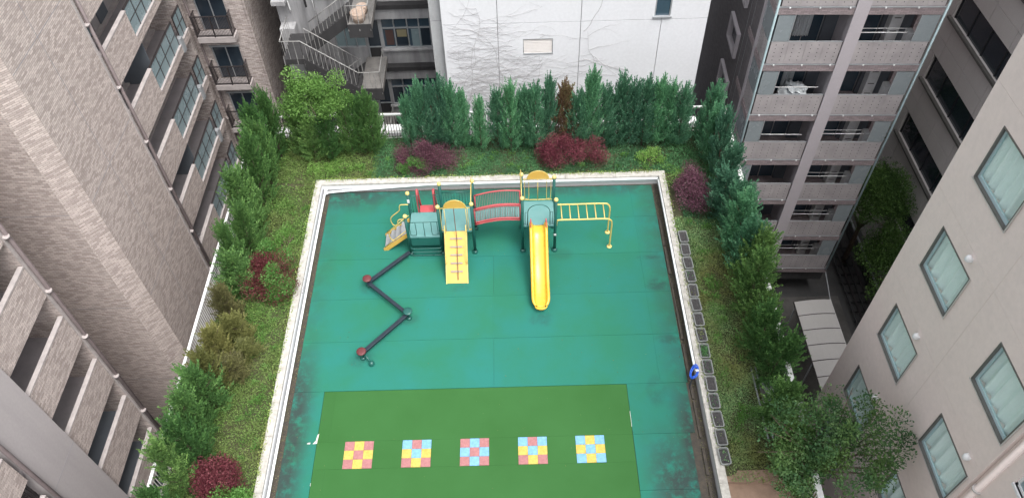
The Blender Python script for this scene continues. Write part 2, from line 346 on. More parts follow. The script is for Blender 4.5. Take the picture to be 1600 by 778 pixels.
# ---- podium that carries the playground
mb = MB(); mb.box(-10.85, 8.95, 2.0, 25.6, GROUND + .004, -.12)
tag(mb.build('podium', M['concrete']), kind='structure')
mb = MB(); mb.box(-7.8, 5.95, 2.6, 22.5, -.119, -.035)
tag(mb.build('gutter_floor', M['drain']), kind='structure')
for nm, x0, x1, y0, y1 in (('garden_soil_left', -10.8, -8.05, 2.0, 25.5), ('garden_soil_right', 6.22, 8.9, 9.72, 25.5), ('garden_soil_back', -8.05, 6.22, 22.78, 25.5)):
    nx, ny = max(2, int((x1 - x0) * 3)), max(2, int((y1 - y0) * 3)); mb = MB()
    def hh(x, y): return .30 + .05 * math.sin(x * 2.1 + y * 1.3) + .04 * math.sin(x * 5 - y * 3.7)
    g = [[(x0 + (x1 - x0) * i / nx, y0 + (y1 - y0) * j / ny) for j in range(ny + 1)] for i in range(nx + 1)]
    mb.v = [(x, y, hh(x, y)) for row in g for x, y in row]
    for i in range(nx):
        for j in range(ny):
            a = i * (ny + 1) + j; mb.f.append((a, a + ny + 1, a + ny + 2, a + 1)); mb.sm.append(True)
    tag(mb.build(nm, M['soil']), kind='structure')
mb = MB(); mb.box(6.22, 8.9, 9.55, 9.90, -.1, .36); mb.box(6.22, 8.9, 2.0, 9.55, -.1, .16)
tag(mb.build('dirt_path', M['dirt']), kind='structure')

# ---- court surface: rubber mats laid side by side
court = thing('court_surface', None, None, (0, 0, 0)); tag(court, kind='structure')
rows = [(22.42, 20.70), (20.70, 18.86), (18.86, 16.98), (16.98, 15.14), (15.14, 13.19)]
cols = [(-7.5, -.81), (-.81, 4.77), (4.77, 5.68)]
def mat_piece(x0, x1, y0, y1, mt, nm='rubber_mat', g=.0035):
    j = lambda: rnd.uniform(-.002, .002)
    z = rnd.uniform(-.0015, .0015); j = (lambda: 0) if g < .002 else j; mb = MB(); mb.box(x0 + g * (.6 if x0 > -7.4 else 0) + j(), x1 - g * .6 + j(), y0 + g + j(), y1 - g + j(), -.03, z)
    return mb.build(nm, mt, court)
for (y1, y0) in rows:
    for (x0, x1) in cols:
        gg = .006
        mat_piece(x0, x1, y0, y1, M['mat_teal'])
for (y1, y0) in ((13.19, 11.36), (11.36, 9.5), (9.5, 7.7), (7.7, 5.9), (5.9, 4.0)):
    mat_piece(-7.5, -6.49, y0, y1, M['mat_teal'])
    if y1 > 9: mat_piece(3.63, 5.62 if y1 > 12 else 5.45, y0, y1, M['mat_teal'])
    else: mat_piece(3.63, 5.2, y0, y1, M['mat_teal'])
TX = [-5.57, -3.73, -1.89, -.05, 1.78]; TY0, TY1 = 10.43, 11.36; TS = .92
xs = [-6.48]
for t in TX: xs += [t, t + TS]
xs.append(3.62)
for (y1, y0) in ((13.18, 11.36), (10.43, 8.6), (8.6, 6.7), (6.7, 4.0)):
    for x0, x1 in ((-6.48, -6.1), (-6.1, 3.62)): mat_piece(x0, x1, y0, y1, M['mat_green'], g=.0015)
for i in range(0, len(xs), 2): mat_piece(xs[i], xs[i + 1], TY0, TY1, M['mat_green'], g=.0015)
mb = MB(); mb.face([(-6.62, 11.30, .004), (-6.48, 11.31, .004), (-6.45, 11.66, .004), (-6.50, 11.62, .004), (-6.53, 11.42, .004)])
mb.face([(-6.80, 11.30, .004), (-6.70, 11.30, .004), (-6.69, 11.36, .004), (-6.78, 11.35, .004)])
mb.build('torn_patch', M['chip_pink'] if 0 else M['old_white'], court)
mb = MB()
for (x, y, w) in ((3.625, 11.9, .55), (-6.485, 9.95, .1)): mb.box(x - .006, x + .006, y - w / 2, y + w / 2, .001, .006)
mb.build('worn_edge', M['old_white'], court)

# ---- colour squares of nine loose tiles
patt = ['PYPYPYPYP', 'BPBYBYPYP', 'PBPBPBPBP', 'BPBYBYPYP', 'BYBYBYBYB']
desc = ['pink and yellow rubber tile square, leftmost on the green mat', 'square of nine blue, yellow and pink rubber tiles, second from the left', 'pink and blue rubber tile square in the middle of the row',
        'square of nine blue, yellow and pink rubber tiles, second from the right', 'blue and yellow rubber tile square, rightmost on the green mat']
for k, tx in enumerate(TX):
    dy = .0 if k else -.02
    sq = thing('tile_square', desc[k], 'tile square', (tx + TS / 2, (TY0 + TY1) / 2, -.03), 0, 'rubber tile squares set in the green mat')
    for q, ch in enumerate(patt[k]):
        i, j = q % 3, q // 3; s = TS / 3
        mb = MB(); x = -TS / 2 + i * s; y = TS / 2 - (j + 1) * s
        mb.box(x + .003, x + s - .003, y + .003, y + s - .003, 0, .033 + rnd.uniform(0, .003))
        mb.build('tile', M[{'P': 'chip_pink', 'Y': 'chip_yellow', 'B': 'chip_blue'}[ch]], sq, local=True)

# ---- kerb wall round the court
kerb = thing('court_kerb', None, None, (0, 0, 0)); tag(kerb, kind='structure')
KZ = .44
def kerb_seg(x0, x1, y0, y1):
    e = .004; mb = MB(); dz = rnd.uniform(-.008, .008)
    mb.box(x0 + e, x1 - e, y0 + e, y1 - e, KZ - .10, KZ + dz); mb.build('coping_block', M['kerb'], kerb, bevel=.008)
def kerb_wall(x0, x1, y0, y1): mb = MB(); mb.box(x0, x1, y0, y1, -.12, KZ - .103); mb.build('kerb_wall', M['kerb_face'], kerb)
kerb_wall(-8.02, -7.80, 2.0, 22.75); kerb_wall(5.97, 6.20, 2.0, 22.75); kerb_wall(-7.799, 5.969, 22.50, 22.745)
y = 22.5
while y > 2.5: kerb_seg(-8.05, -7.79, y - 1.85, y); y -= 1.85
y = 22.5
while y > 2.5: kerb_seg(5.95, 6.22, y - 1.86, y); y -= 1.86
x = -8.05
while x < 6.1: kerb_seg(x, min(6.22, x + 2.04), 22.49, 22.78); x += 2.04
mb = MB(); mb.box(-7.80, -7.786, 2.6, 22.49, .02, .30); mb.box(-7.79, 5.95, 22.487, 22.50, .16, .325); mb.build('kerb_band', M['white_wall'], kerb)
# low inner curb on the right with broken concrete
mb = MB(); yy = 20.5; 
while yy > 3:
    L = rnd.uniform(.5, 1.4); w = rnd.uniform(.05, .10); mb.box(5.72 + rnd.uniform(-.01, .02), 5.72 + w, yy - L, yy, -.05, .02 + rnd.uniform(0, .03)); yy -= L + rnd.uniform(.02, .4)
mb.build('broken_curb', M['drain'], kerb)
# drainage pipes lying along the kerb
mb = MB(); pts = [(-7.66, 2.8, .22), (-7.66, 21.9, .22), (-7.62, 22.25, .12), (-7.45, 22.38, .10), (-6.2, 22.42, .17), (-4.6, 22.44, .26), (-3.2, 22.445, .33), (0, 22.445, .335), (5.9, 22.445, .335)]
def smooth_path(p, k=6):
    p = [Vector(q) for q in p]; o = []
    for i in range(len(p) - 1):
        a, b, c, d = p[max(i - 1, 0)], p[i], p[i + 1], p[min(i + 2, len(p) - 1)]
        for t in range(k):
            t /= k; o.append(.5 * ((2 * b) + (-a + c) * t + (2 * a - 5 * b + 4 * c - d) * t * t + (-a + 3 * b - 3 * c + d) * t ** 3))
    o.append(p[-1]); return o
tag(MB().path(smooth_path(pts[:1] + [(-7.66, 12, .22)] + pts[1:]), .045, 8).build('drain_pipe', M['pvc']), 'long white pipe along the left and back inner face of the kerb', 'pipe')
tag(MB().path([(5.90, 22.3, .40), (5.90, 18, .40), (5.90, 13.45, .40)], .04, 8).build('drain_pipe', M['pvc']), 'white pipe along the right inner face of the kerb', 'pipe')
# litter in the left and right gutters
def scatter(name, mat, rects, n, size, zf, kind='stuff', flat=.6, seed=1):
    rg = np.random.default_rng(seed); areas = np.array([(r[1] - r[0]) * (r[3] - r[2]) for r in rects]); ch = rg.choice(len(rects), n, p=areas / areas.sum())
    rr = np.array(rects)[ch]; c = np.stack([rr[:, 0] + (rr[:, 1] - rr[:, 0]) * rg.random(n), rr[:, 2] + (rr[:, 3] - rr[:, 2]) * rg.random(n), np.zeros(n)], 1)
    c[:, 2] = zf(c[:, 0], c[:, 1], rg); d = rg.normal(size=(n, 3)); d[:, 2] = np.abs(d[:, 2]) * (1 - flat)
    return leaf_object(name, mat, c, d, size * (.6 + .8 * rg.random(n)), rg, kind=kind)
def leaf_object(name, mat, c, d, L, rg, ratio=.5, kind=None, parent=None, up=None, tone=None):
    n = len(c); d = d / (np.linalg.norm(d, axis=1, keepdims=True) + 1e-9)
    s = np.cross(d, rg.normal(size=(n, 3)) if up is None else up); s /= (np.linalg.norm(s, axis=1, keepdims=True) + 1e-9)
    L = np.asarray(L).reshape(-1, 1) * np.ones((n, 1)); w = L * ratio / 2
    v = np.stack([c, c + d * L * .45 + s * w, c + d * L, c + d * L * .55 - s * w], 1).reshape(-1, 3).astype(np.float32)
    me = bpy.data.meshes.new(name); me.vertices.add(n * 4); me.vertices.foreach_set('co', v.ravel())
    me.loops.add(n * 4); me.loops.foreach_set('vertex_index', np.arange(n * 4, dtype=np.int32))
    me.polygons.add(n); me.polygons.foreach_set('loop_start', np.arange(0, n * 4, 4, dtype=np.int32)); me.polygons.foreach_set('loop_total', np.full(n, 4, dtype=np.int32))
    me.materials.append(mat); me.update(calc_edges=True)
    tn = rg.random(n) if tone is None else np.clip(.5 * tone + .5 * rg.random(n), 0, 1)
    at = me.attributes.new('tone', 'FLOAT', 'FACE'); at.data.foreach_set('value', tn.astype(np.float32))
    o = bpy.data.objects.new(name, me); COL.objects.link(o)
    if parent is not None: o.parent = parent
    if kind: o['kind'] = kind
    return o
scatter('gutter_litter', M['bronze'], [(-7.72, -7.5, 3, 22.3), (5.68, 5.94, 3, 22.3), (-7.4, 5.9, 22.43, 22.48)], 5000, .035, lambda x, y, g: -.035 + .03 * g.random(len(x)), seed=3)
hz = lambda x, y, g: .29 + .05 * np.sin(x * 2.1 + y * 1.3) + .04 * np.sin(x * 5 - y * 3.7) + .13 * g.random(len(x)) ** 2 + .09 * np.sin(x * 3.1 + 1.7 * np.sin(y * 2.3)) * g.random(len(x))
o = scatter('grass_left', M['cover_left'], [(-10.7, -8.02, 3.0, 22.6), (-10.7, -5.6, 22.72, 25.4)], 150000, .06, hz, flat=.35, seed=5)
o = scatter('grass_back', M['cover_back'], [(-5.8, 8.8, 22.74, 25.4), (6.6, 8.8, 19.8, 22.8)], 105000, .058, hz, flat=.35, seed=6)
o = scatter('grass_right', M['cover_right'], [(6.22, 8.8, 10.1, 20.2)], 85000, .052, hz, flat=.35, seed=8)
o = scatter('grass_edge', M['cover_right'], [(6.3, 8.8, 9.5, 10.3)], 1800, .06, hz, flat=.35, seed=9)
scatter('fallen_leaves', M['bronze'], [(-7.4, 5.6, 9, 22.4), (-7.4, -6.6, 9, 22.4), (4.8, 5.65, 9, 22.4), (-7.4, 5.6, 21.9, 22.4)], 420, .035, lambda x, y, g: .006 + .006 * g.random(len(x)), flat=.9, seed=31)
scatter('kerb_weeds', M['cover_left'], [(-8.12, -7.95, 3, 22.7), (-8, 6, 22.66, 22.85), (6.10, 6.26, 10, 22.7)], 5200, .06, lambda x, y, g: .42 + .05 * g.random(len(x)), flat=.5, seed=11)

# ================================================================== fences of the roof garden
def fence(name, label, a, b, zb, zt, cap_w, mid, dark=False, wide=.1, balr=.011):
    a = Vector(a); b = Vector(b); d = (b - a); L = d.length; d.normalize()
    f = thing(name, label, 'fence', (a.x, a.y, zb), math.atan2(d.y, d.x))
    H = zt - zb
    MB().box(0, L, -cap_w / 2, cap_w / 2, H - .05, H).build('top_rail', M['white_metal'], f, local=True)
    for m in mid: MB().box(0, L, -.02, .02, m - .02, m + .02).build('rail', M['old_white'], f, local=True)
    n = int(L / 1.9) + 1
    p0 = MB().box(-.025, .025, -.025, .025, -.15, H - .052).build('post', M['white_metal'], f, local=True, origin=(0, 0, 0))
    for i in range(1, n + 1): copy_of(p0, f, (L * i / n, 0, 0))
    mb = MB(); k = int(L / .115)
    for i in range(k):
        x = (i + .5) * L / k; mb.box(x - balr, x + balr, -balr, balr, .06, H - .05)
    tag(mb.build('balusters', M['black_metal'] if dark else M['white_metal'], f, local=True), kind='stuff')
    return f
fence('garden_fence', 'white railed fence behind the hedge before the white wall', (-10.7, 25.35), (8.75, 25.28), .22, 1.66, .07, (.12, .48, 1.36), dark=True)
fence('garden_fence', 'white barred fence beside the tiled building on the left', (-10.72, 4.0), (-10.70, 25.3), .15, 1.62, .09, (.1,))
fence('garden_fence', 'white fence with a wide flat top rail beside the balcony tower', (8.35, 8.0), (8.86, 25.2), .2, 1.72, .17, (.1, .4))
# pale strip of the neighbouring roof seen through the back fence
mb = MB(); mb.box(-10.4, 8.2, 26.05, 26.6, -.8, -.02)
tag(mb.build('alley_wall', M['white_metal']), 'low white wall cap behind the back fence of the garden', 'wall')

# ================================================================== wall builder with openings
def wall_cells(mb, axis, pos0, pos1, u0, u1, z0, z1, holes):
    us = sorted({u0, u1} | {h[0] for h in holes} | {h[1] for h in holes}); us = [u for u in us if u0 <= u <= u1]
    for a, b in zip(us[:-1], us[1:]):
        cuts = sorted([(max(z0, h[2]), min(z1, h[3])) for h in holes if h[0] < (a + b) / 2 < h[1] and h[3] > z0 + 1e-4 and h[2] < z1 - 1e-4])
        z = z0
        for c0, c1 in cuts + [(z1, z1)]:
            if c0 > z + 1e-4:
                if axis == 'x': mb.box(pos0, pos1, a, b, z, c0)
                else: mb.box(a, b, pos0, pos1, z, c0)
            z = max(z, c1)
    return mb

# ================================================================== white building (back, centre)
wb = thing('white_building', 'white rendered building behind the back hedge, covered in bare vine stems', 'building', (2.75, 30, GROUND))
vx = [-2.78, -.46, 3.02, 6.38, 8.30]; hz_ = [-14.5, -5.2, -.55, 4.08, 8.8, 13]
holes = [(.60, 1.88, 2.52, 3.28), (6.05, 6.72, 4.22, 6.2)]
for i in range(4):
    for j in range(5):
        mb = MB(); g = .012
        wall_cells(mb, 'y', 28.0, 28.12, vx[i] + g, vx[i + 1] - g, hz_[j] + g, hz_[j + 1] - g, holes)
        mb.build('panel', M['white_wall'], wb)
MB().box(-2.76, 8.28, 28.2, 40, GROUND, 12.9).build('wall', M['white_wall'], wb)
mb = MB(); wall_cells(mb, 'y', 28.119, 28.2, -2.765, 8.285, GROUND, 12.9, holes); mb.build('joint_backing', M['joint'], wb)
v = MB(); v.box(.60, 1.88, 28.0, 28.03, 3.255, 3.28); v.box(.60, 1.88, 27.97, 28.03, 2.52, 2.55); v.box(.60, .625, 28.0, 28.04, 2.55, 3.255); v.box(1.855, 1.88, 28.0, 28.04, 2.55, 3.255)
vf = v.build('vent', M['alu'], wb)
for i in range(9):
    z = 2.56 + i * .077; s = MB(); s.prism([(.63, 28.02, z), (.63, 28.03, z), (.63, 28.085, z + .048), (.63, 28.075, z + .048)], (1.22, 0, 0)); s.build('slat', M['beige'], vf)
fr = MB(); fr.box(6.05, 6.10, 28.02, 28.1, 4.25, 6.2); fr.box(6.67, 6.72, 28.02, 28.1, 4.25, 6.2); fr.box(6.0, 6.77, 27.93, 28.1, 4.16, 4.225)
wf = fr.build('window', M['alu'], wb); MB().box(6.10, 6.67, 28.06, 28.075, 4.22, 6.2).build('pane', M['glass_blue'], wf)
# vines
vine = MB(); vr = random.Random(12)
def vine_run(x, z, ang, L, r, depth):
    pts = [(x, 27.985, z)]; n = max(3, int(L / .12)); rr = []
    for i in range(n):
        ang += vr.uniform(-.32, .32); x += math.cos(ang) * .12; z += math.sin(ang) * .12
        if x < -2.7 or x > 8.1 or z > 7: break
        if .55 < x < 1.93 and 2.47 < z < 3.33: break
        pts.append((x, 27.985, z))
        if depth > 0 and vr.random() < (.40 if depth > 1 else .16): vine_run(x, z, (0 if vr.random() < .5 else math.pi) + vr.uniform(-.5, .6), vr.uniform(.5, 2.0) * (1 if depth > 1 else .5), r * .6, depth - 1)
    if len(pts) > 2: vine.path(pts, [r * (1 - .6 * i / len(pts)) for i in range(len(pts))], 3, cap=False)
for x0, z0, L in ((-2.0, -1, 6), (-2.4, -.8, 5), (-.55, -1, 7), (-.2, .2, 5), (.35, -1, 3.5), (3.1, -1, 4.8), (-1.3, -1.2, 5)): vine_run(x0, z0, 1.6, L, .010, 2)
for i in range(330): vine_run(vr.uniform(-2.7, 1.5), vr.triangular(-1, 4.6, -.2), vr.choice([0, math.pi]) + vr.uniform(-.25, .25), vr.uniform(.6, 2.2), .0045, 0)
for i in range(50): vine_run(vr.uniform(-2.7, 1.6), vr.triangular(-1, 5.2, 1.0), vr.choice([0, math.pi]) + vr.uniform(-.3, .3), vr.uniform(.6, 1.6), .006, 1)
for i in range(16): vine_run(vr.uniform(2.4, 4.0), vr.uniform(-.8, 2.2), vr.choice([0, math.pi]) + vr.uniform(-.3, .3), vr.uniform(.5, 1.3), .007, 0)
vine_run(3.15, 3.6, .35, 3.6, .011, 1); vine_run(3.2, 2.2, .0, 2.2, .009, 1)
tag(vine.build('climbing_vine', M['vine']), 'bare grey climbing vine stems spreading over the white wall', 'vine')

# ================================================================== old concrete building with outside stair
ob = thing('concrete_building', 'old stained concrete building with steel windows behind the outside stair', 'building', (-7, 36, GROUND))
YF = 32.3; S = 3.5
oh = []
for k in range(-2, 5):
    z = -.03 - S * (-k) if 0 else -.05 + S * k
    oh.append((-6.12, -3.72, z, z + 1.8)); oh.append((-8.45, -6.98, z + .1, z + 1.25)); oh.append((-6.92, -6.22, z - .75, z + 1.6))
mb = MB(); wall_cells(mb, 'y', YF, YF + .3, -10.85, -3.2, GROUND, 13, oh); mb.build('wall', M['concrete'], ob)
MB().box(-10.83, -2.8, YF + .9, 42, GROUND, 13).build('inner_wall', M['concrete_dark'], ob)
MB().box(-3.28, -2.79, 28.3, 32.3, GROUND, 13).build('pier', M['concrete_pier'], ob)
for z in (-6.8, -3.1, .5, 4.1, 7.7):
    MB().box(-3.283, -2.787, 28.292, 28.31, z, z + .02).build('pier_joint', M['joint'], ob)
for k in range(-1, 4):
    z = -.05 + S * k
    f = MB()
    for x in (-6.12, -5.52, -4.88, -4.32, -3.78): f.box(x - .03, x + .03, YF + .02, YF + .12, z, z + 1.8)
    f.box(-6.09, -3.75, YF + .03, YF + .11, z + 1.08, z + 1.15); f.box(-6.09, -3.75, YF + .03, YF + .11, z, z + .05); f.box(-6.09, -3.75, YF + .03, YF + .11, z + 1.74, z + 1.8)
    w = f.build('window', M['alu'], ob)
    for i, x in enumerate((-5.82, -5.2, -4.6, -4.05)):
        MB().box(x - .28, x + .26, YF + .07, YF + .08, z + 1.15, z + 1.74).build('pane', M['glass_blue'], w)
        MB().box(x - .28, x + .26, YF + .07, YF + .08, z + .05, z + 1.08).build('pane', M['glass_dark'] if (i + k) % 2 else M['glass_blue'], w)
    MB().box(-6.3, -3.3, YF - .14, YF + .0, z - .10, z - .02).build('sill', M['concrete'], ob)
    MB().box(-6.3, -3.3, YF - .35, YF - .002, z - 1.12, z - .90).build('ledge', M['concrete_dark'], ob)
    MB().box(-6.3, -3.3, YF - .22, YF - .003, z - 1.72, z - 1.125).build('apron', M['concrete'], ob)
    f = MB(); 
    for x in (-8.42, -7.95, -7.45, -7.0): f.box(x - .02, x + .02, YF + .05, YF + .12, z + .1, z + 1.25)
    f.box(-8.45, -6.98, YF + .05, YF + .12, z + .1, z + .14); w2 = f.build('window', M['alu'], ob)
    for x in (-8.18, -7.7, -7.22): MB().box(x - .22, x + .22, YF + .08, YF + .09, z + .14, z + 1.25).build('pane', M['glass_frost'], w2)
    f = MB(); f.box(-6.92, -6.86, YF + .05, YF + .15, z - .75, z + 1.6); f.box(-6.28, -6.22, YF + .05, YF + .15, z - .75, z + 1.6); f.box(-6.86, -6.28, YF + .05, YF + .15, z + .02, z + .08)
    d = f.build('door', M['alu'], ob); MB().box(-6.86, -6.28, YF + .09, YF + .1, z - .7, z + .02).build('pane', M['concrete_dark'], d); MB().box(-6.86, -6.28, YF + .09, YF + .1, z + .08, z + 1.55).build('pane', M['glass_dark'], d)
# things seen behind the panes of the middle storey
MB().box(-5.98, -5.60, YF + .05, YF + .065, .1, .95).build('brown_board', plain('brown_board', (.08, .045, .04), .7), ob)
MB().box(-5.42, -4.95, YF + .05, YF + .065, .55, .95).build('yellow_board', plain('yellow_board', (.26, .23, .14), .7), ob)
f = MB(); f.box(-4.72, -4.68, YF + .04, YF + .065, 0, .98); f.box(-4.30, -4.26, YF + .04, YF + .065, 0, .98); f.box(-4.68, -4.30, YF + .04, YF + .065, .94, .98); f.box(-4.68, -4.30, YF + .05, YF + .06, 0, .94); f.build('white_sash', M['glass_frost'], ob)
# upper slab and block at the very left with pipes
MB().box(-10.84, -10.2, 31.6, 32.29, 2.9, 3.1).build('ledge', M['concrete'], ob)
MB().box(-10.8, -10.1, 31.7, 32.29, -6, 1.6).build('duct', M['concrete'], ob)
for i, (x, z1, z2) in enumerate(((-9.0, 3.2, 8), (-8.85, 3.1, 8), (-8.7, 3.0, 8), (-7.6, 3.3, 8), (-8.9, -5, -.6), (-8.6, -5, -.8), (-8.3, -5, -1))):
    MB().path([(x, 32.2, z1), (x, 32.2, z2)], .035, 6).build('pipe', M['white_metal'], ob)
MB().path(smooth_path([(-10.2, 32.2, 2.2), (-10.2, 32.2, 3.4), (-9.7, 32.2, 3.7), (-9.3, 32.2, 4.2), (-9.3, 32.2, 6)]), .035, 6).build('pipe', M['white_metal'], ob)
MB().path(smooth_path([(-9.4, 32.1, 2.5), (-9.4, 32.1, 3.4), (-9.2, 32.1, 3.7), (-8.5, 32.1, 3.8), (-8.2, 32.1, 4.4), (-8.2, 32.1, 7)]), .05, 6).build('pipe', M['black_metal'], ob)
MB().path([(-9.05, 32.15, 3.15), (-7.2, 32.15, 3.55)], .04, 6).build('pipe', M['white_metal'], ob)
MB().path([(-9.0, 32.1, 1.2), (-9.05, 32.1, 3.05), (-7.2, 32.1, 3.4)], .035, 6).build('pipe', M['white_metal'], ob)

st = thing('outside_stair', 'dark concrete outside stair with white railings before the old concrete building', 'stair', (-7.8, 30, GROUND))
def flight(y0, y1, xa, za, xb, zb):
    n = 14; mb = MB()
    for i in range(n):
        x0 = xa + (xb - xa) * i / n; x1 = xa + (xb - xa) * (i + 1) / n; z = za + (zb - za) * (i + (0 if zb < za else 1)) / n
        mb.box(min(x0, x1), max(x0, x1), y0, y1, z - .34, z)
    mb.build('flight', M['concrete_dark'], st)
    mb = MB(); d = .30
    for y in (y0 - .05, y1 + .01): mb.prism([(xa, y, za - .55), (xb, y, zb - .55), (xb, y, zb + .05), (xa, y, za + .05)], (0, .04, 0))
    mb.build('stringer', M['concrete_dark'], st)
def railing(pts, h=.95, step=.24, brackets=True):
    mb = MB(); up = Vector((0, 0, h)); pts = [Vector(p) for p in pts]
    mb.path([p + up for p in pts], .022, 6)
    for a, b in zip(pts[:-1], pts[1:]):
        L = (b - a).length; n = max(1, int(L / step))
        for i in range(n + 1):
            p = a + (b - a) * i / n; mb.tube(p - Vector((0, 0, .12)), p + up, .013, 5)
            if brackets and i % 2 == 0: mb.tube(p + Vector((0, -.06, -.28)), p + Vector((0, 0, .2)), .016, 5)
    return mb.build('railing', M['rail_grey'], st)
XA, XB = -9.3, -7.0
for k in range(-2, 2):
    dz = S * k
    z0 = 1.55 + dz; z1 = -.25 + dz; z2 = 3.0 + dz     # left landing, right landing below, right landing above
    if k == 1:
        MB().box(XB, -6.0, 29.4, 31.9, z1 - .3, z1).build('landing', M['stair_top'], st); MB().box(XB - .02, -5.98, 29.36, 29.4, z1 - .62, z1 + .05).build('fascia', M['concrete_dark'], st)
        railing([(XB, 29.42, z1), (-6.03, 29.42, z1), (-6.03, 31.3, z1)]); continue
    flight(29.4, 30.35, XA, z0, XB, z1)
    flight(30.45, 31.4, XA, z0, XB, z2 + .25)
    MB().box(-10.25, XA, 29.4, 31.4, z0 - .28, z0).build('landing', M['concrete_dark'], st)
    MB().box(XB, -6.0, 29.4, 31.9, z1 - .3, z1).build('landing', M['stair_top'], st)
    MB().box(XB - .02, -5.98, 29.36, 29.4, z1 - .62, z1 + .05).build('fascia', M['concrete_dark'], st)
    railing([(-10.2, 29.42, z0), (XA, 29.42, z0), (XB, 29.42, z1), (-6.03, 29.42, z1), (-6.03, 31.3, z1)])
    railing([(XA, 30.4, z0), (XB, 30.4, z1)], brackets=False)
    railing([(-9.0, 30.5, z0 + .25), (XB, 30.5, z2 + .25)])
    railing([(-10.2, 29.42, z0), (-10.2, 31.3, z0)], brackets=False)
for i in range(2):
    t = thing('wicker_basket', ('brown wicker basket on the upper right stair landing, beside the rail', 'smaller brown wicker basket behind the other on the upper stair landing')[i], 'basket', (-6.55 + .1 * i, 29.75 + .6 * i, 3.25 + .0), .2 * i, 'baskets on the stair landing')
    w, h = (.34, .42) if i == 0 else (.25, .34)
    MB().lathe((0, 0, 0), [(w * .75, 0), (w * .95, h * .6), (w, h), (w * .85, h), (w * .7, h * .2)], 14).build('basket_body', M['wicker'], t, local=True)
    MB().lathe((0, 0, h - .02), [(w * .92, 0), (w * 1.04, .03), (w * .92, .06)], 14).build('rim', M['wicker'], t, local=True)

# ================================================================== tiled apartment building (left)
lb = thing('apartment_building', 'tall tile clad apartment building with open galleries along the left side', 'building', (-20, 20, GROUND))
TOP = 15.0
XT = -15.15
# big pier: front face y=18.9, chamfer up to x=XT at y=19.55
MB().prism([(-15.75, 18.92, GROUND), (XT, 19.53, GROUND), (XT, 24.25, GROUND), (-24, 24.25, GROUND), (-24, 18.92, GROUND)], (0, 0, TOP - GROUND)).build('wall', M['tile'], lb)
# recessed joint lines on the big face (dark sealant strips)
for k in range(5):
    z = 7.2 - 5.6 * k + 1.2
    MB().box(XT - .01, XT + .003, 19.56, 24.22, z, z + .02).build('joint', M['joint'], lb); MB().box(-23.9, -15.76, 18.917, 18.93, z - .0, z + .02).build('joint', M['joint'], lb)
MB().box(XT - .01, XT + .003, 21.55, 21.57, GROUND, TOP).build('joint', M['joint'], lb)
MB().box(XT - .02, XT + .035, 24.13, 24.25, GROUND, TOP).build('corner_trim', M['cap'], lb)
# ---- upper gallery between pier and wing
GX = -15.2; ST = 2.8
MB().box(-19, -17.0, 24.25, 33, GROUND, TOP).build('inner_wall', M['plaster_left'], lb)
def gwin(y0, y1, z0, z1, x=-16.97):
    f = MB(); f.box(x, x + .05, y0, y0 + .05, z0, z1); f.box(x, x + .05, y1 - .05, y1, z0, z1); f.box(x, x + .05, (y0 + y1) / 2 - .025, (y0 + y1) / 2 + .025, z0, z1); f.box(x, x + .05, y0, y1, z1 - .05, z1); f.box(x, x + .05, y0, y1, z0, z0 + .04)
    w = f.build('window', M['frame_dark'], lb); MB().box(x + .0, x + .02, y0 + .05, y1 - .05, z0 + .04, z1 - .05).build('pane', M['glass_frost'], w)
for k in range(-2, 7):
    zt = 5.6 - ST * k          # parapet top
    if zt > TOP: continue
    MB().box(-17.0, GX - .14, 24.25, 32.1, zt - 1.52, zt - 1.32).build('gallery_floor', M['corridor'], lb)
    MB().box(-16.9, GX - .2, 26.5, 26.53, zt - 1.321, zt - 1.312).build('floor_joint', M['joint'], lb); MB().box(-16.9, GX - .2, 29.5, 29.53, zt - 1.321, zt - 1.312).build('floor_joint', M['joint'], lb)
    MB().box(-17.0, -16.8, 24.25, 32.1, zt - 1.32, zt - 1.22).build('floor_kerb', M['cap'], lb)
    MB().box(GX - .14, GX, 24.4, 27.33, zt - 1.62, zt - .05).build('parapet', M['tile'], lb)
    MB().box(GX - .16, GX + .02, 24.4, 27.35, zt - .05, zt).build('parapet_cap', M['cap'], lb)
    MB().box(GX - .14, GX, 27.331, 32.05, zt - 1.62, zt - 1.25).build('low_parapet', M['tile'], lb)
    MB().box(GX - .16, GX + .02, 27.36, 32.05, zt - 1.25, zt - 1.20).build('parapet_cap', M['cap'], lb)
    MB().box(GX - .15, GX + .07, 30.70, 30.98, zt - 1.65, zt - .92).build('pilaster_block', M['alu'], lb)
    for (a, b, n) in ((27.38, 30.66, 4), (31.02, 32.02, 2)):
        fr = MB(); w = (b - a) / n
        for i in range(n + 1): fr.box(GX - .10, GX - .05, a + i * w - .022, a + i * w + .022, zt - 1.2, zt + .05)
        fr.box(GX - .11, GX - .04, a, b, zt + .0, zt + .05); fr.box(GX - .09, GX - .06, a, b, zt - .62, zt - .58)
        g = fr.build('glass_screen', M['frame_dark'], lb)
        for i in range(n):
            MB().box(GX - .08, GX - .07, a + i * w + .022, a + (i + 1) * w - .022, zt - 1.19, zt - .62).build('pane', M['glass_frost'], g)
            MB().box(GX - .08, GX - .07, a + i * w + .022, a + (i + 1) * w - .022, zt - .58, zt + .0).build('pane', M['glass_frost'], g)
    gwin(25.3, 27.6, zt - 1.1, zt + 1.0); 
    MB().box(-16.99, -16.95, 28.3, 29.2, zt - 1.3, zt + .8).build('door', M['tower_in'], lb)
    MB().box(-17.0, GX - .3, 28.0, 28.06, zt - 1.3, zt + .9).build('partition', M['tower_in'], lb) if k % 2 else None
    MB().lathe((GX + .10, 24.33, zt - 1.45), [(.10, 0), (.10, .07)], 12).build('pipe_bracket', M['cap'], lb)
    MB().lathe((GX + .10, 32.35, zt - 1.45), [(.10, 0), (.10, .07)], 12).build('pipe_bracket', M['cap'], lb)
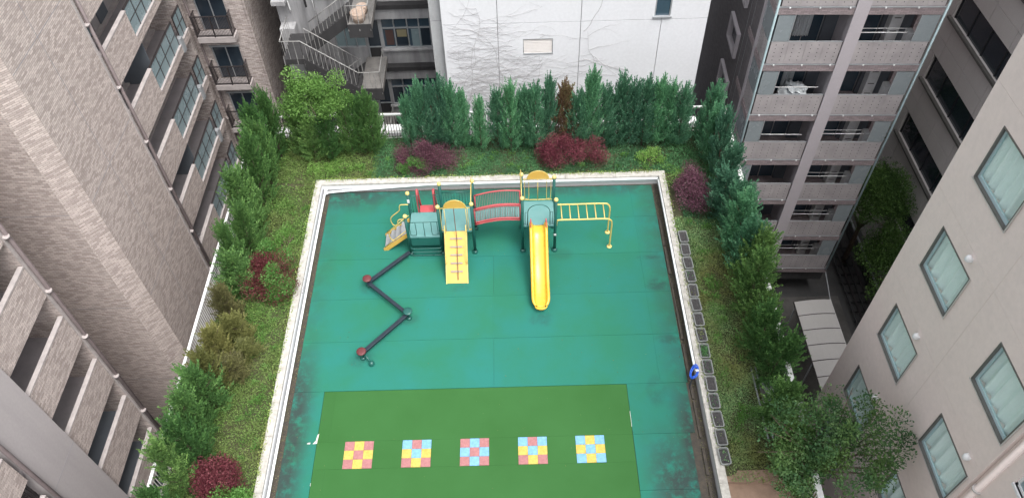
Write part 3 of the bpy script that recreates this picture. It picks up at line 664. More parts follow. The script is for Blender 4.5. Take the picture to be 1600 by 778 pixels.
MB().path([(GX + .12, 24.42, GROUND), (GX + .12, 24.42, TOP)], .07, 10).build('drain_pipe', M['pipe_brown'], lb)
MB().path([(GX + .14, 32.38, GROUND), (GX + .14, 32.38, TOP)], .06, 10).build('drain_pipe', M['pipe_brown'], lb)
MB().box(-17, GX - .15, 32.05, 32.6, GROUND, TOP).build('wall', M['tile_wing'], lb)
# ---- end wing with small balconies
wh = []
for k in range(-3, 4): z = 1.15 - 3.0 * k if 0 else 1.05 - 2.85 * k; wh.append((-14.75, -13.35, z - .05, z + 1.95))
mb = MB(); wall_cells(mb, 'y', 32.6, 32.85, -16.2, -12.5, GROUND, TOP, wh); mb.build('wall', M['tile_wing'], lb)
MB().box(-16.2, -12.52, 33.0, 40, GROUND, TOP).build('inner_wall', M['tile_wing'], lb)
MB().box(-12.52, -12.40, 32.6, 40, GROUND, TOP).build('wall', M['tile_wing'], lb)
MB().box(-12.41, -12.395, 33.2, 33.215, GROUND, TOP).build('joint', M['joint'], lb)
for k in range(-3, 4):
    z = 1.05 - 2.85 * k
    if z > TOP - 2: continue
    MB().box(-14.95, -13.15, 32.0, 32.6, z - .32, z - .02).build('balcony_slab', M['cap'], lb)
    f = MB(); f.box(-14.95, -13.2, 32.02, 32.06, z + 1.08, z + 1.13); f.box(-14.95, -13.2, 32.02, 32.06, z + .04, z + .08); f.box(-14.1, -14.05, 32.01, 32.07, z - .02, z + 1.1)
    for x in (-14.95, -13.24): f.box(x, x + .04, 32.02, 32.6, z + 1.08, z + 1.13); f.box(x, x + .04, 32.02, 32.06, z - .02, z + 1.13); f.box(x, x + .04, 32.06, 32.6, z + .04, z + .08)
    b = f.build('balcony_rail', M['frame_dark'], lb)
    bb = MB()
    for i in range(24): x = -14.88 + i * .0705; bb.box(x, x + .018, 32.03, 32.05, z + .08, z + 1.08)
    for y in (32.12, 32.22, 32.32, 32.42, 32.52):
        for x in (-14.94, -13.23): bb.box(x, x + .018, y, y + .018, z + .08, z + 1.08)
    tag(bb.build('balusters', M['frame_dark'], b), kind='stuff')
    f = MB(); f.box(-14.75, -14.70, 32.66, 32.74, z, z + 1.9); f.box(-13.40, -13.35, 32.66, 32.74, z, z + 1.9); f.box(-14.08, -14.03, 32.66, 32.74, z, z + 1.9); f.box(-14.75, -13.35, 32.66, 32.74, z + 1.85, z + 1.9); f.box(-14.8, -13.3, 32.55, 32.66, z + 1.9, z + 1.98)
    w = f.build('window', M['alu'], lb); MB().box(-14.70, -13.40, 32.69, 32.70, z, z + 1.85).build('pane', M['glass_dark'], w)
# ---- lower left gallery (nearer the camera)
LX = -16.0
MB().box(-24, LX - 1.9, 2, 16.13, GROUND, TOP).build('inner_wall', M['plaster_left'], lb)
MB().box(-24, LX - .02, 16.13, 16.35, GROUND, TOP).build('wall', M['tile'], lb)
MB().box(LX - .5, LX + .12, 10.95, 12.83, GROUND, TOP).build('plaster_pier', M['plaster_left'], lb)
for z in (-2.4, 3.2): MB().box(LX + .11, LX + .124, 10.96, 12.82, z, z + .015).build('joint', M['joint'], lb)
MB().path([(LX + .13, 16.25, GROUND), (LX + .13, 16.25, TOP)], .075, 10).build('drain_pipe', M['pipe_brown'], lb)
MB().box(LX - .02, LX + .06, 16.12, 16.38, GROUND, TOP).build('corner_trim', M['cap'], lb)
MB().path([(LX + .20, 10.85, GROUND), (LX + .20, 10.85, TOP)], .075, 10).build('drain_pipe', M['pipe_brown'], lb)
for k in range(-3, 5):
    zt = .68 - ST * k
    if zt > TOP: continue
    for (a, b) in ((12.84, 16.1), (5.0, 10.75)):
        MB().box(LX - .14, LX, a, b, zt - 1.62, zt - .05).build('parapet', M['tile'], lb)
        MB().box(LX - .16, LX + .02, a, b, zt - .05, zt).build('parapet_cap', M['cap'], lb)
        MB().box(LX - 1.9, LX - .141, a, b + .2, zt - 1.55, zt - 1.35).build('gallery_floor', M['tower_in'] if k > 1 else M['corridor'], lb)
    MB().lathe((LX + .15, 16.18, zt - 1.45), [(.11, 0), (.11, .07)], 12).build('pipe_bracket', M['cap'], lb)
    f = MB()
    for i in range(14): f.box(LX - .12, LX - .10, 9.0 + i * .12, 9.03 + i * .12, zt, zt + 1.0)
    f.box(LX - .13, LX - .09, 8.9, 10.7, zt + 1.0, zt + 1.05); f.build('louver_screen', M['frame_dark'], lb)

# ================================================================== balcony tower (right, back)
def panelmat():
    m, n, l, p = newmat('perforated_panel'); s = n.new("ShaderNodeSeparateXYZ"); l.new(n.new("ShaderNodeTexCoord").outputs['Object'], s.inputs[0])
    u = s.outputs[0]; w = s.outputs[2]
    gu = mth(n, l, 'SUBTRACT', mth(n, l, 'FRACT', mth(n, l, 'DIVIDE', u, .155)), .5); gw = mth(n, l, 'SUBTRACT', mth(n, l, 'FRACT', mth(n, l, 'DIVIDE', mth(n, l, 'SUBTRACT', w, .08), .19)), .5)
    du = mth(n, l, 'MULTIPLY', gu, .155); dw = mth(n, l, 'MULTIPLY', gw, .19)
    r = mth(n, l, 'SQRT', mth(n, l, 'ADD', mth(n, l, 'MULTIPLY', du, du), mth(n, l, 'MULTIPLY', dw, dw)))
    dot = mth(n, l, 'LESS_THAN', r, .021)
    inu = mth(n, l, 'MULTIPLY', mth(n, l, 'GREATER_THAN', u, .155), mth(n, l, 'LESS_THAN', u, .62)); inw = mth(n, l, 'MULTIPLY', mth(n, l, 'GREATER_THAN', w, .1), mth(n, l, 'LESS_THAN', w, .99))
    col2 = mth(n, l, 'GREATER_THAN', mth(n, l, 'ABSOLUTE', mth(n, l, 'SUBTRACT', u, .39)), .075)
    f = mth(n, l, 'MULTIPLY', mth(n, l, 'MULTIPLY', dot, inu), mth(n, l, 'MULTIPLY', inw, col2))
    a = noise(n, l, n.new("ShaderNodeNewGeometry").outputs['Position'], 1.4, 5, .6)
    c = ramp(n, l, a, [(.3, (.31, .29, .295)), (.7, (.42, .39, .395))]); l.new(mixc(n, l, f, c, (.02, .02, .025)), p.inputs['Base Color']); p.inputs['Roughness'].default_value = .6
    return m
M['panel'] = panelmat()
tw = thing('balcony_tower', 'grey apartment tower with stacked perforated balconies right of the garden', 'building', (10.81, 27.33, GROUND), R(-2.56))
G0 = -GROUND
W = 6.81; DEP = 1.4
def tb(x0, x1, y0, y1, z0, z1, nm, mt, par=None): return MB().box(x0, x1, y0, y1, z0 + G0, z1 + G0).build(nm, M[mt], par or tw, local=True)
TT = 13.0
# body walls
swh = []
for k in range(-3, 4): swh.append((4.0, 5.75, -.35 - 2.8 * k, .82 - 2.8 * k))
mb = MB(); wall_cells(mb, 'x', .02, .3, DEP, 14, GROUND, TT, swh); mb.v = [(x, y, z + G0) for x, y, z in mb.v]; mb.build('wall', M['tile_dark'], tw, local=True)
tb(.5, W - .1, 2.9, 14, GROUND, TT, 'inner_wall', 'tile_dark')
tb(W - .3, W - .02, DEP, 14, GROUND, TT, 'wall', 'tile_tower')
tb(-.06, .22, DEP - .12, DEP + .10, GROUND, TT, 'corner_trim', 'tower_col')
for y in (2.75, 3.4): tb(.012, .022, y, y + .015, GROUND, TT, 'joint', 'alu')
for k in range(-3, 4):
    z0, z1 = -.35 - 2.8 * k, .82 - 2.8 * k
    if z1 > TT: continue
    f = MB()
    for (a, b, c, d) in ((3.9, 4.06, z0 - .1, z1 + .1), (5.70, 5.86, z0 - .1, z1 + .1), (4.06, 5.70, z0 - .1, z0 + .03), (4.06, 5.70, z1 - .03, z1 + .1)): f.box(-.14, .1, a, b, c + G0, d + G0)
    f = f.build('window_frame', M['tower_col'], tw, local=True); tb(.1, .12, 4.06, 5.70, z0, z1, 'pane', 'glass_dark', f)
slabs = [4.9 - 2.8 * k for k in range(-2, 7)]
pp = MB().box(.004, .733, 0, .02, 0, 1.08)
proto_panel = None
def curtain(x0, x1, y, z0, z1, par, mt='curtain', nm='curtain', fold=.09, amp=.035):
    n = int((x1 - x0) / fold * 4); mb = MB()
    P = [(x0 + (x1 - x0) * i / n, y + amp * math.sin(i / 4 * 2 * math.pi + math.sin(i * .37) * 1.2)) for i in range(n + 1)]
    for i in range(n): mb.face([(P[i][0], P[i][1], z0), (P[i + 1][0], P[i + 1][1], z0), (P[i + 1][0], P[i + 1][1], z1), (P[i][0], P[i][1], z1)], True)
    return mb.build(nm, M[mt], par, local=True)
for k, zt in enumerate(slabs):
    g = zt + G0
    tb(-.02, W + .02, 0.01, 2.9, zt - .32, zt, 'balcony_slab', 'tile_tower')
    tb(.0, W, .0, .03, zt + .0, zt + .05, 'slab_rail', 'alu')
    for i in range(3): MB().box(.5 + i * 1.2, .56 + i * 1.2, -.03, .01, g - .02, g + .04).build('rail_clip', M['white_metal'], tw, local=True)
    for i in range(2): MB().box(4.3 + i * 1.3, 4.36 + i * 1.3, -.03, .01, g - .02, g + .04).build('rail_clip', M['white_metal'], tw, local=True)
    for bx in (.18, 3.70):
        for i in range(4):
            if proto_panel is None: proto_panel = pp.build('railing_panel', M['panel'], tw, local=True); proto_panel.location = (bx + i * .737, .03, g + .07)
            else: copy_of(proto_panel, tw, (bx + i * .737, .03, g + .07))
        tb(bx, bx + 2.95, .03, .07, zt + 1.155, zt + 1.19, 'handrail', 'alu')
        if bx < 1: tb(bx - .06, bx, .03, .06, zt + .06, zt + 1.15, 'handrail_post', 'frame_dark')
        tb(bx + 2.95, bx + 2.98, .03, .06, zt + .06, zt + 1.15, 'handrail_post', 'frame_dark')
    sp = copy_of(proto_panel, tw, (.03, .08, g + .07)); sp.rotation_euler = (0, 0, R(90))
    sp = copy_of(proto_panel, tw, (.03, .70, g + .07)); sp.rotation_euler = (0, 0, R(90)); sp.scale = (.85, 1, 1)
    tb(.0, .02, .05, DEP - .12, zt + 1.2, zt + 2.46, 'side_pane', 'tower_glass')
    tb(.19, .86, .03, .045, zt + 1.2, zt + 2.44, 'wind_screen', 'tower_glass'); tb(5.93, 6.66, .03, .045, zt + 1.2, zt + 2.44, 'wind_screen', 'tower_glass')
    for x in (.86, 5.90): tb(x, x + .03, .02, .06, zt + 1.2, zt + 2.46, 'screen_post', 'alu')
    # back of the balconies
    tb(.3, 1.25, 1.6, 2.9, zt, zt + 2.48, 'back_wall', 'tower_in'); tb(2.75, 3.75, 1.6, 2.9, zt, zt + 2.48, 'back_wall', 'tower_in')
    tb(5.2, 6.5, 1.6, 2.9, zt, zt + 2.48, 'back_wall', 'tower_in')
    for (a, b) in ((1.25, 2.75), (3.75, 5.2)):
        f = MB()
        for x in (a, (a + b) / 2 - .02, b - .04): f.box(x, x + .04, 1.75, 1.80, g, g + 2.1)
        f.box(a, b, 1.75, 1.80, g + 2.06, g + 2.1); f = f.build('window', M['alu'], tw, local=True)
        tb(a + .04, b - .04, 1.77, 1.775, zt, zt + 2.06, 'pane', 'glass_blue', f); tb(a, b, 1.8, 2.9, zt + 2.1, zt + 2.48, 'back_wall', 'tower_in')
    tb(3.3, 3.36, .3, 1.6, zt, zt + 2.3, 'partition', 'tower_col')
    if k in (1, 2, 3, 4, 7):
        x0 = (1.7, 1.9, 2.0, 1.55)[k % 4]; curtain(x0, x0 + (.7 if k != 4 else .5), 1.70, g + .3, g + 2.0, tw)
    # white cabinet on the right bay
    c = tb(5.35, 5.82, 1.15, 1.55, zt, zt + 1.95, 'white_cabinet', 'white_metal')
    for z in (.35, .9, 1.55): tb(5.44, 5.72, 1.143, 1.151, zt + z, zt + z + .04, 'slot', 'frame_dark', c)
    tb(5.95, 6.2, .5, .9, zt, zt + 1.05 + .2, 'outdoor_unit', 'white_metal')
    if k in (1, 3, 5, 6, 7, 8):
        f = MB(); f.tube((3.75, .35, g + 1.4), (5.8, .35, g + 1.4), .02, 6); f.tube((3.75, .5, g + 1.5), (5.8, .5, g + 1.5), .015, 6); f.build('drying_pole', M['white_metal'], tw, local=True)
    if k in (4, 5):
        MB().tube((.5, .35, g + 1.35), (2.9, .35, g + 1.35), .022, 6).build('drying_pole', M['white_metal'], tw, local=True)
tb(3.15, 3.71, -.035, .35, GROUND, TT, 'column', 'tower_col')
MB().path([(.05, -.01, G0 - 11.9), (.05, -.01, G0 + TT)], .05, 8).build('corner_post', M['pale_cyan'], tw, local=True)
MB().path([(W - .05, -.01, G0 - 11.9), (W - .05, -.01, G0 + TT)], .05, 8).build('corner_post', M['pale_cyan'], tw, local=True)
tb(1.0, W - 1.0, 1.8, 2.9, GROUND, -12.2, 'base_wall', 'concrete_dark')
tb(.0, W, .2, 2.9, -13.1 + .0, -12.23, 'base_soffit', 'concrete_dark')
# bags piled on one balcony (third storey in view)
bag = MB(); br = random.Random(4)
for i in range(3):
    c = (12.75 + i * .42, 28.05 + br.uniform(-.1, .1), -.70 + 1.0)
lg = thing('laundry_heap', 'heap of pale bags and laundry piled on a left balcony of the tower', 'laundry', (12.9, 27.9, -.66))
for i, (x, y, z, r) in enumerate(((-.45, .1, .28, .36), (.05, .0, .36, .40), (.5, .15, .28, .34), (.1, .2, .95, .44), (-.35, .2, .8, .30))):
    mb = MB(); mb.lathe((x, y, z * .8), [(max(.01, r * math.sin(math.pi * j / 12)) * (1 + .2 * math.sin(j * 3 + i)), -r * .7 * math.cos(math.pi * j / 12)) for j in range(13)], 21); mb.sm = [False] * len(mb.sm)
    mb.v = [(a + .07 * math.sin(c * 17 + i + b * 9), b + .07 * math.sin(a * 19 + c * 8), c + .07 * math.sin(b * 23 + a * 15)) for a, b, c in mb.v]; mb.build('bag', M['curtain'], lg, local=True)

# ================================================================== beige building with ribbon windows (far right)
bb = thing('office_building', 'beige panelled building with dark ribbon windows behind the right tower', 'building', (25, 24, GROUND))
BX = 21.9; holes = []
sz = [(-3.40 - 3.72 * k, -1.86 - 3.72 * k) for k in range(-4, 3)]
for a, b in sz: holes.append((17.5, 33.05, a, b))
vy = [12, 15.3, 17.45, 19.6, 21.75, 23.9, 26.05, 28.2, 30.35, 32.5, 34.65, 38]
zz = sorted([GROUND, 16] + [q for a, b in sz for q in (a, b, b + .95) if q < 15.9])
for i in range(len(vy) - 1):
    for j in range(len(zz) - 1):
        mb = MB(); wall_cells(mb, 'x', BX, BX + .25, vy[i] + .012, vy[i + 1] - .012, zz[j] + .012, zz[j + 1] - .012, holes)
        if mb.v: mb.build('panel', M['beige'], bb)
MB().box(BX + .45, BX + 8, 12, 38, GROUND, 16).build('inner_wall', M['frame_dark'], bb)
mb = MB(); wall_cells(mb, 'x', BX + .248, BX + .44, 12, 38, GROUND, 16, holes); mb.build('joint_backing', M['joint'], bb)
for a, b in sz:
    if a > 14: continue
    MB().box(BX - .12, BX + .05, 17.5, 33.25, a - .14, a - .01).build('sill_ledge', M['frame_r'], bb)
    y = 33.05 - .02
    while y > 18.6:
        f = MB(); f.box(BX + .12, BX + .2, y - .06, y, a, b); f = f.build('mullion', M['black_metal'], bb)
        MB().box(BX + .16, BX + .17, y - 1.52, y - .06, a, b).build('pane', M['glass_dark'], f); y -= 1.54

# ================================================================== near building on the right
nb = thing('hotel_building', 'pinkish beige building with square curtained windows along the right edge', 'building', (16, 8, GROUND))
RX = 10.8; nh = []
for k in range(-1, 7):
    z = 9.89 - 3.3 * k; nh += [(11.12, 12.76, z, z + 1.5), (7.66, 9.31, z, z + 1.5)]
for k in range(-1, 7): nh.append((5.0, 6.88, 9.89 - 3.3 * k - .35, 9.89 - 3.3 * k + 1.5))
for (a, b) in ((10.3455, 13.74), (7.5, 10.34)):
    z = GROUND
    for j in range(9):
        z1 = (11.95 - 3.3 * (8 - j - 1)) if j < 8 else 16; z1 = min(z1, 16)
        if z1 <= z: continue
        mb = MB(); wall_cells(mb, 'x', RX, RX + .3, a, b, z + .003, z1 - .003, nh); mb.build('panel', M['beige_r'], nb); z = z1
mb = MB(); wall_cells(mb, 'x', RX + .12, RX + .3, 2, 7.495, GROUND, 16, nh); mb.build('panel', M['beige_r'], nb)
MB().box(RX + .62, RX + 9, 2, 13.70, GROUND, 16).build('inner_wall', M['joint'], nb)
MB().box(RX + .305, RX + 9, 13.5, 13.739, GROUND, 16).build('side_wall', M['beige_r'], nb)
mb = MB(); wall_cells(mb, 'x', RX + .302, RX + .6, 2, 13.5, GROUND, 16, nh); mb.build('joint_backing', M['beige_r'], nb)
MB().box(RX + .3, RX + 9, 2, 13.5, 16.0, 16.15).build('roof', M['joint'], nb)
MB().path([(RX + .10, 7.32, GROUND), (RX + .10, 7.32, 16)], .085, 12).build('drain_pipe', M['beige_r'], nb)
for z in (-1.8, 1.5, 4.8, 8.1): MB().lathe((RX + .10, 7.32, z), [(.13, 0), (.13, .06)], 12).build('pipe_bracket', M['frame_light'], nb)
def rwin(y0, y1, z0, seed):
    z1 = z0 + 1.5; f = MB(); e = .002
    f.box(RX - .02, RX + .10, y0 - .03, y0 + .012, z0 - .03, z1 + .03); f.box(RX - .02, RX + .10, y1 - .012, y1 + .03, z0 - .03, z1 + .03); f.box(RX - .018, RX + .10, y0 + .012, y1 - .012, z1 - .012, z1 + .028)
    f.box(RX - .03, RX + .10, y0 + .012, y1 - .012, z0 - .03, z0 + .012)
    w = f.build('window', M['frame_r'], nb)
    t = MB(); t.box(RX - .036, RX - .02, y0 - .06, y0 - .036, z0 - .06, z1 + .06); t.box(RX - .036, RX - .02, y0 - .036, y1 + .06, z0 - .06, z0 - .036); t.build('trim', M['frame_light'], w)
    s = MB(); a, b, c, d = y0 + .012, y1 - .012, z0 + .012, z1 - .012
    s.box(RX + .05, RX + .10, a, a + .06, c, d); s.box(RX + .05, RX + .10, b - .06, b, c, d); s.box(RX + .05, RX + .10, a + .06, b - .06, c, c + .09); s.box(RX + .05, RX + .10, a + .06, b - .06, d - .05, d)
    s.build('frame', M['pale_cyan'], w)
    MB().box(RX + .07, RX + .076, a + .06, b - .06, c + .09, d - .05).build('pane', glz, w)
    rr = random.Random(seed); gap = rr.uniform(.3, .45); n = 90; mb = MB(); P = []
    y = a - .02 + (gap * .5 if seed % 3 == 0 else 0); L = b - a - (gap * .5 if seed % 3 == 0 else 0); ph = 0
    for i in range(n + 1):
        ph += rr.uniform(.3, .65) * (60 / n); P.append((RX + .185 + .065 * math.sin(ph), y + L * i / n))
    for i in range(n): mb.face([(P[i][0], P[i][1], c - .05), (P[i + 1][0], P[i + 1][1], c - .05), (P[i + 1][0], P[i + 1][1], d + .1), (P[i][0], P[i][1], d + .1)], True)
    mb.build('curtain', M['curtain_r'], w)
glz = glassmat('clear_pane', (.30, .38, .38), .95, .03, (.95, .99, .98))
for k in range(-1, 7):
    z = 9.89 - 3.3 * k
    rwin(11.12, 12.76, z, 3 + k); rwin(7.66, 9.31, z, 20 + k * 3)
    for y in (11.43, 7.98):
        v = MB(); v.lathe((RX - .075, y, z - 1.38), [(.078, -.07), (.082, -.06), (.078, .02), (.06, .06), (.03, .08), (.005, .085)], 14); v.box(RX - .075, RX + .0, y - .078, y + .078, z - 1.45, z - 1.35)
        v.build('vent_hood', M['white_metal'], nb)
for k in range(-1, 7):
    z = 9.89 - 3.3 * k; f = MB()
    for y in (5.0, 5.9, 6.82): f.box(RX + .16, RX + .22, y, y + .06, z - .35, z + 1.5)
    f.box(RX + .16, RX + .22, 5.0, 6.88, z - .35, z - .29); f.box(RX + .16, RX + .22, 5.0, 6.88, z + .3, z + .35); f.box(RX + .08, RX + .3, 4.98, 6.9, z - .42, z - .35)
    w = f.build('window', M['white_metal'], nb); MB().box(RX + .19, RX + .2, 5.06, 6.82, z - .29, z + 1.5).build('pane', M['glass_frost'], w)

# ================================================================== down in the right alley
sh = thing('bicycle_shed', 'white ribbed shed roof down in the alley between fence and beige wall', 'shed', (15.6, 21.5, GROUND))
x0, x1 = 15.0, 16.9; yb = 18.0
for i in range(8):
    a = 24.45 - i * .93; mb = MB(); n = 6
    top = [(x0 + (x1 - x0) * j / n, -11.5 + .0 + .28 * math.sin(math.pi * (.12 + .55 * j / n))) for j in range(n + 1)]
    for j in range(n):
        (xa, za), (xb, zb) = top[j], top[j + 1]
        mb.prism([(xa, a, za), (xb, a, zb), (xb, a, zb - .03), (xa, a, za - .03)], (0, -.905, 0))
    mb.build('roof_panel', M['shed'], sh)
    rb = MB(); rb.path([(x, a - .918, z + .005) for x, z in top], .022, 5); rb.build('roof_rib', M['frame_dark'], sh)
for y in (24.3, 20.8, 17.4):
    for x in (x0 + .1, x1 - .1): MB().tube((x, y, GROUND), (x, y, -11.45), .04, 8).build('post', M['alu'], sh)
MB().box(x0 - .02, x0 + .04, 17.0, 24.5, -11.52, -11.40).build('gutter', M['frame_dark'], sh)
MB().box(x1 - .03, x1 + .05, 17.0, 24.5, -11.45, -11.30).build('gutter', M['old_white'], sh)
gt = thing('alley_fence', 'black slatted metal fence down in the dark alley by the trees', 'fence', (20.3, 27, GROUND))
mb = MB(); mb.box(20.8, 20.9, 20, 32.4, -13.38, -13.28); mb.build('top_rail', M['alu'], gt)
for i in range(9): MB().box(20.82, 20.88, 20.2 + i * 1.5, 20.28 + i * 1.5, GROUND, -13.38).build('post', M['black_metal'], gt)
for j in range(5): MB().box(20.84, 20.86, 20, 32.4, -14.35 + j * .2, -14.22 + j * .2).build('slat', M['black_metal'], gt)
cp = thing('cable_tray', 'long black rack of cables lying beside the alley fence', 'rack', (19.6, 26, GROUND))
for j in range(4): MB().box(19.35 + j * .36, 19.45 + j * .36, 20, 31, GROUND + .3, GROUND + .36).build('rail', M['frame_dark'] if j % 2 else M['concrete_dark'], cp)
for j in range(16): MB().box(19.3, 20.55, 20.2 + j * .68, 20.26 + j * .68, GROUND + .22, GROUND + .30).build('rung', M['black_metal'], cp)
tag(MB().path(smooth_path([(17.7, 27.2, -12.3), (17.9, 25.0, -13.5), (18.0, 22.0, -13.9), (17.9, 20.6, -14.1), (17.2, 20.4, -14.2)]), .03, 6).build('drain_hose', M['alu']), 'thin grey hose running from the tower foot along the alley', 'hose')
uu = thing('sheet_bundle', 'grey plastic covered bundle beside the shed roof in the alley', 'bundle', (14.3, 18.9, GROUND))
mb = MB(); mb.lathe((0, 0, 0), [(.55, 0), (.6, .5), (.5, 1.2), (.3, 1.7), (.05, 1.9)], 9); mb.v = [(x * (1 + .2 * math.sin(z * 5 + y * 7)), y * 1.6, z) for x, y, z in mb.v]; mb.build('sheet', M['alu'], uu, local=True)
# small metal unit standing by the right fence
un = thing('metal_unit', 'small grey louvred metal unit by the right fence near the leafy tree', 'machine', (8.05, 12.35, .28), R(6))
MB().box(-.13, .13, -.30, .30, .06, .45).build('casing', M['frame_r'], un, local=True, bevel=.015)
MB().box(-.15, .15, -.33, .33, .45, .48).build('lid', M['alu'], un, local=True)
for i in range(5): MB().box(-.14, -.131, -.27, .27, .10 + i * .065, .13 + i * .065).build('slat', M['frame_r'], un, local=True)
for s in (-1, 1): MB().box(-.12, .12, s * .22 - .04, s * .22 + .04, 0, .06).build('foot', M['concrete'], un, local=True)
pr = thing('pipe_pair', 'two grey pipes lying on the ground beside the small metal unit', 'pipes', (7.8, 12.2, .32))
for x in (-.03, .12): MB().path([(x, -1.3, .05), (x, 1.3, .05)], .03, 6).build('pipe', M['alu'], pr, local=True)

# ================================================================== play structure
ps = thing('play_structure', 'green, yellow and red climbing frame with slide on the teal mat', 'climbing frame', (-1.2, 19.7, 0))
PX = [-3.94, -2.72, -1.50, .32, 1.53]; PF, PB = 19.08, 20.28
tops = {(0, 0): 2.10, (1, 0): 2.55, (2, 0): 2.65, (3, 0): 2.88, (4, 0): 2.76, (0, 1): 2.05, (1, 1): 2.50, (2, 1): 2.60, (3, 1): 2.88, (4, 1): 2.70}
for (i, j), zt in tops.items():
    x = PX[i]; y = PB if j else PF
    p = MB().tube((x, y, .0), (x, y, zt), .057, 14).build('post', M['green_steel'], ps)
    MB().lathe((x, y, 0), [(.11, 0), (.115, .03), (.10, .09), (.06, .12)], 14).build('foot', M['green_steel'], p)
    MB().ball((x, y, zt + .03), .082).build('cap', M['pale_yellow'], p)
    if (i, j) in ((0, 1), (4, 0)): MB().box(x - .045, x + .045, y - .066, y - .055, (1.62 if j else .92), (1.80 if j else 1.0)).build('sticker', M['white_metal'], p)
D1, D2, D3 = 1.0, 1.28, 1.46
def deck(x0, x1, z):
    MB().box(x0 + .02, x1 - .02, PF - .02, PB + .02, z - .06, z).build('deck', M['deck'], ps)
    mb = MB()
    for a, b in (((x0, PF, z - .08), (x1, PF, z - .08)), ((x0, PB, z - .08), (x1, PB, z - .08)), ((x0, PF, z - .08), (x0, PB, z - .08)), ((x1, PF, z - .08), (x1, PB, z - .08))): mb.tube(a, b, .028, 8)
    mb.build('deck_frame', M['green_steel'], ps)
deck(PX[0], PX[1], D1); deck(PX[1], PX[2], D2); deck(PX[3], PX[4], D3)
# left deck: board below, climbing bars, thin front barrier
MB().box(PX[0] + .07, PX[1] - .07, PF - .02, PF + .02, .50, .93).build('front_board', M['panel_green'], ps, bevel=.004)
for z in (.45, .25, .05):
    MB().path(smooth_path([(PX[0] + .02, PF, z), (PX[0] + .06, PF - .1, z), (PX[0] + .15, PF - .13, z), (PX[1] - .15, PF - .13, z), (PX[1] - .06, PF - .1, z), (PX[1] - .02, PF, z)], 4), .022, 8).build('climbing_bar', M['green_steel'], ps)
bar = MB(); zt, zb = D1 + .78, D1 + .08
bar.path([(PX[0], PF, zt), (PX[1], PF, zt)], .014, 6); bar.path([(PX[0] + .62, PF, zt), (PX[0] + .62, PF, D1)], .014, 6)
for a, b in ((PX[0] + .10, PX[0] + .32), (PX[1] - .32, PX[1] - .10)):
    bar.path(smooth_path([(a, PF, zt), (a, PF, zb + .08), (a + .06, PF, zb), (b - .06, PF, zb), (b, PF, zb + .08), (b, PF, zt)], 4), .013, 6)
bar.build('front_barrier', M['green_steel'], ps)
bar = MB(); bar.path([(PX[0], PB, D1 + .95), (PX[0] + .36, PB, D1 + .95)], .014, 6); bar.path([(PX[1] - .3, PB, D1 + .95), (PX[1], PB, D1 + .95)], .014, 6)
for x in (PX[0] + .12, PX[0] + .24, PX[0] + .36, PX[1] - .30, PX[1] - .2, PX[1] - .1): bar.path([(x, PB, D1 + .02), (x, PB, D1 + .95)], .013, 6)
bar.build('back_barrier', M['green_steel'], ps)
rc = MB().box(-3.60, -3.02, PB + .06, PB + .42, D1 - .1, D1 - .02).build('red_entry', M['red'], ps, bevel=.015)
for x in (-3.62, -3.0): MB().path(smooth_path([(x, PB + .05, D1 - .1), (x, PB + .04, D1 + .30), (x, PB + .10, D1 + .75), (x, PB + .22, D1 + .95), (x, PB + .36, D1 + .85), (x, PB + .5, D1 + .2), (x, PB + .75, D1 - .6), (x, PB + .8, .0)], 5), .042, 10).build('handrail', M['red'], rc)
for i in range(3): MB().tube((-3.6, PB + .66 + .03 * i, .65 - .25 * i), (-3.02, PB + .66 + .03 * i, .65 - .25 * i), .022, 8).build('rung', M['red'], rc)
# green bar panel at the back of the middle deck
gp = MB(); gp.tube((PX[1], PB, D2 + .80), (PX[2], PB, D2 + .80), .02, 8); gp.tube((PX[1], PB, D2 + .08), (PX[2], PB, D2 + .08), .02, 8)
for i in range(1, 12): x = PX[1] + i * .1017; gp.tube((x, PB, D2 + .08), (x, PB, D2 + .80), .010, 6)
gp.build('bar_panel', M['green_steel'], ps)
def hoop(x0, x1, y, zrod, r, name, par=ps, stop=None, vx=()):
    n = 16; c = (x0 + x1) / 2; pts = [(c + r * math.cos(math.pi * i / n), y, zrod + r * math.sin(math.pi * i / n)) for i in range(n + 1)]
    b = MB().prism([(p[0], y - .012, p[2]) for p in pts], (0, .024, 0)).build(name, M['yellow'], par)
    MB().path(pts, .016, 8).build('rim', M['yellow_steel'], b); return b
hoop(-2.55, -1.67, PF, D2 + 1.22, .40, 'yellow_arch')
f = MB(); zr = D2 + 1.22; f.tube((PX[1], PF, zr), (PX[2], PF, zr), .018, 8)
for x in (-2.50, -1.72): f.tube((x, PF, D2), (x, PF, zr), .015, 6)
for a, b in ((PX[1] + .07, -2.56), (-1.66, PX[2] - .07)): f.path(smooth_path([(a, PF, zr), (a, PF, D2 + .1), ((a + b) / 2, PF, D2 + .03), (b, PF, D2 + .1)], 4), .012, 6)
f.tube((PX[1], PF, D2 + .04), (-2.56, PF, D2 + .04), .015, 6); f.tube((-1.66, PF, D2 + .04), (PX[2], PF, D2 + .04), .015, 6)
f.build('yellow_frame', M['yellow_steel'], ps)
